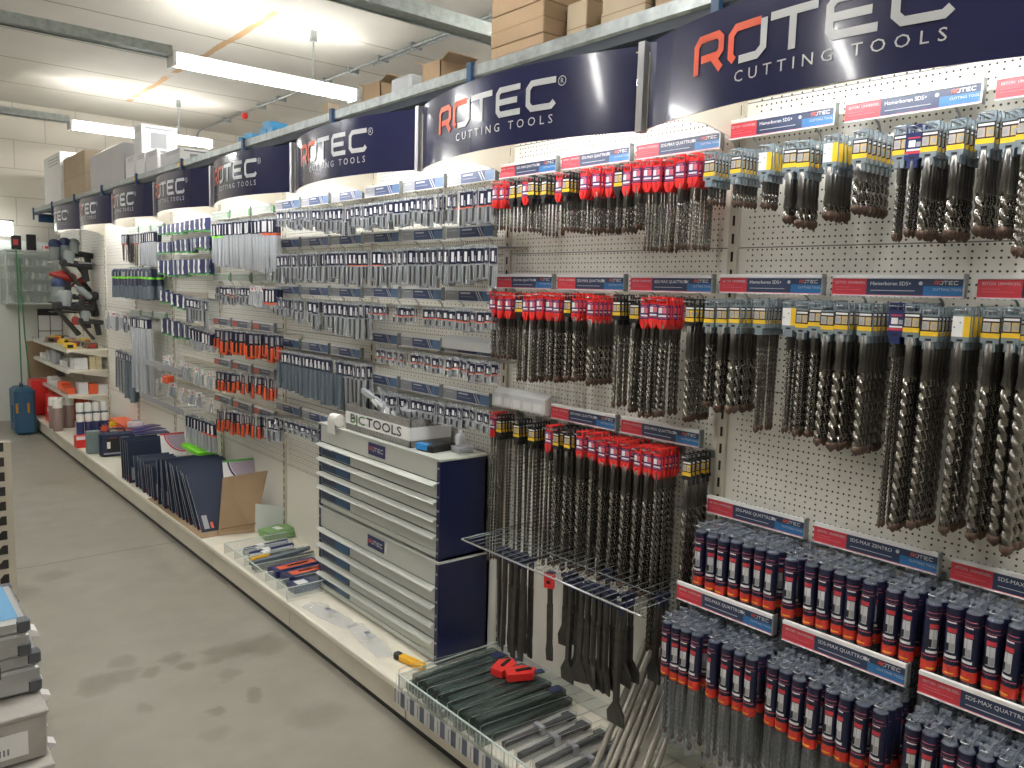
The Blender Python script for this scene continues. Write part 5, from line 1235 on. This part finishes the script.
m = MB().box(0, .001, -.06, .06, 0, .022, YEL); tag(m.build('yellow_sticker', loc=(1.678, 5.28, 2.322)), 'yellow sticker on the overhead shelf edge', 'sticker'); tag(MB().box(0, .001, -.05, .05, 0, .02, YEL).build('yellow_sticker', loc=(1.678, 6.3, 2.322)), 'farther yellow sticker on the overhead shelf edge by the white cartons', 'sticker')

# ---------------------------------------------------------------- left gondola end and stacked cases
m = MB().box(.26, .43, 3.45, 3.47, .95 - .95, .985, PEGM); struct(m.build('trim_50'))
t = thing('gondola_upright', 'slotted cream upright at the edge of the shelf unit across the aisle', 'shelf unit', (.43, 3.46, 0))
m = MB().box(-.09, .028, -.02, .02, .0, .99, mat('shaded_cream_enamel', (.40, .36, .29), .5)); m.build('post', t)  # cream post coloured darker for the shade it stands in
m = MB()
for i in range(17):
    z = .06 + i * .056; m.prism([(-.025, z), (.004, z), (.004, z + .034), (-.012, z + .034), (-.025, z + .018)], 1, -.0215, -.0195, SLOT)
    m.cyl((-.06, -.0215, z + .01), (-.06, -.0195, z + .01), .003, SLOT, 6)
m.build('slot', t)
ALC = mat('aluminium_case_panel', (.46, .47, .47), .35, .5, noise=.1, nscale=12); ALD = mat('case_corner_grey', (.14, .15, .17), .4, .5); SKYL = mat('blue_case_top', (.10, .30, .52), .5)
def alu_case(x, y, z, lx, ly, h, rz, lab, top):
    """x,y = corner nearest the aisle and farthest from the camera is (0,0); body extends to -X, -Y"""
    t = thing('aluminium_case', lab, 'case', (x, y, z), rz)
    MB().cbox(-lx, 0, -ly, 0, 0, h * .62, .006, ALC).build('lower_shell', t); MB().cbox(-lx, 0, -ly, 0, h * .64, h, .006, ALC).build('lid', t)
    if top: MB().box(-lx + .02, -.018, -ly + .02, -.02, h, h + .001, SKYL).build('lid_panel', t)
    for a in (0, -ly):
        for zz in (0, h - .03): MB().cbox(-.026, .003, a - (.026 if a == 0 else .003), a + (.003 if a == 0 else .026), zz - .001, zz + .031, .004, ALD).build('corner_guard', t)
    for yy in (-ly * .25,): MB().box(-.001, .006, yy - .02, yy + .02, h * .5, h * .8, SHANK).box(.004, .010, yy - .008, yy + .008, h * .55, h * .72, ALD).build('latch', t)
    MB().box(-lx * .3, -lx * .3 + .04, -ly - .004, -ly, h * .5, h * .8, SHANK).build('front_latch', t)
# origin of each case is its far corner nearest the aisle
alu_case(.300, 2.385, .715, .38, .285, .088, 0, 'aluminium case with a blue top panel, topmost of the stack by the aisle', True)
alu_case(.322, 2.42, .612, .40, .30, .100, 0, 'plain aluminium case under the blue-topped one', False)
GB = mat('grey_carton', (.42, .40, .37), .7, noise=.08)
for i, (x, y0, y1, z0, z1, l) in enumerate(((.318, 2.03, 2.38, .49, .606, 'grey carton with a barcode label under the aluminium cases'), (.322, 2.0, 2.36, .34, .486, 'worn grey carton, second below the aluminium cases'), (.325, 2.0, 2.36, .18, .336, 'grey carton near the floor in the case stack'), (.325, 2.0, 2.36, .002, .176, 'lowest grey carton of the case stack, on the floor'))):
    t = thing('grey_carton', l, 'box', (x, y1, z0)); ly = y1 - y0
    MB().cbox(-.40, 0, -ly, 0, 0, z1 - z0 - .012, .004, GB).build('carton_body', t); MB().cbox(-.404, .004, -ly - .004, .004, z1 - z0 - .014, z1 - z0 - .001, .003, GB).build('lid', t)
    if i == 0:
        m = MB().box(-.20, -.04, -ly - .0046, -ly - .0001, .02, .075, WHITE)
        for k in range(12): m.box(-.17 + k * .008, -.166 + k * .008, -ly - .0052, -ly - .0046, .03, .045, PR)
        m.build('barcode_label', t)
    for k in range(2):
        m = MB().prism([(.0, .0), (.022, .004), (.030, .018), (.012, .026), (-.002, .022)], 1, -.10 - k * .1, -.10 - k * .1 + .035, WBOX); 
        m.build('torn_paper', t, (.004, .0, (z1 - z0) - .06))
m = MB().prism([(0, 0), (.03, -.014), (.036, -.03), (.006, -.022)], 1, -.03, .02, WBOX); tag(m.build('paper_scrap', loc=(.305, 2.25, .735)), 'torn white paper sticking out beside the topmost aluminium case', 'paper')
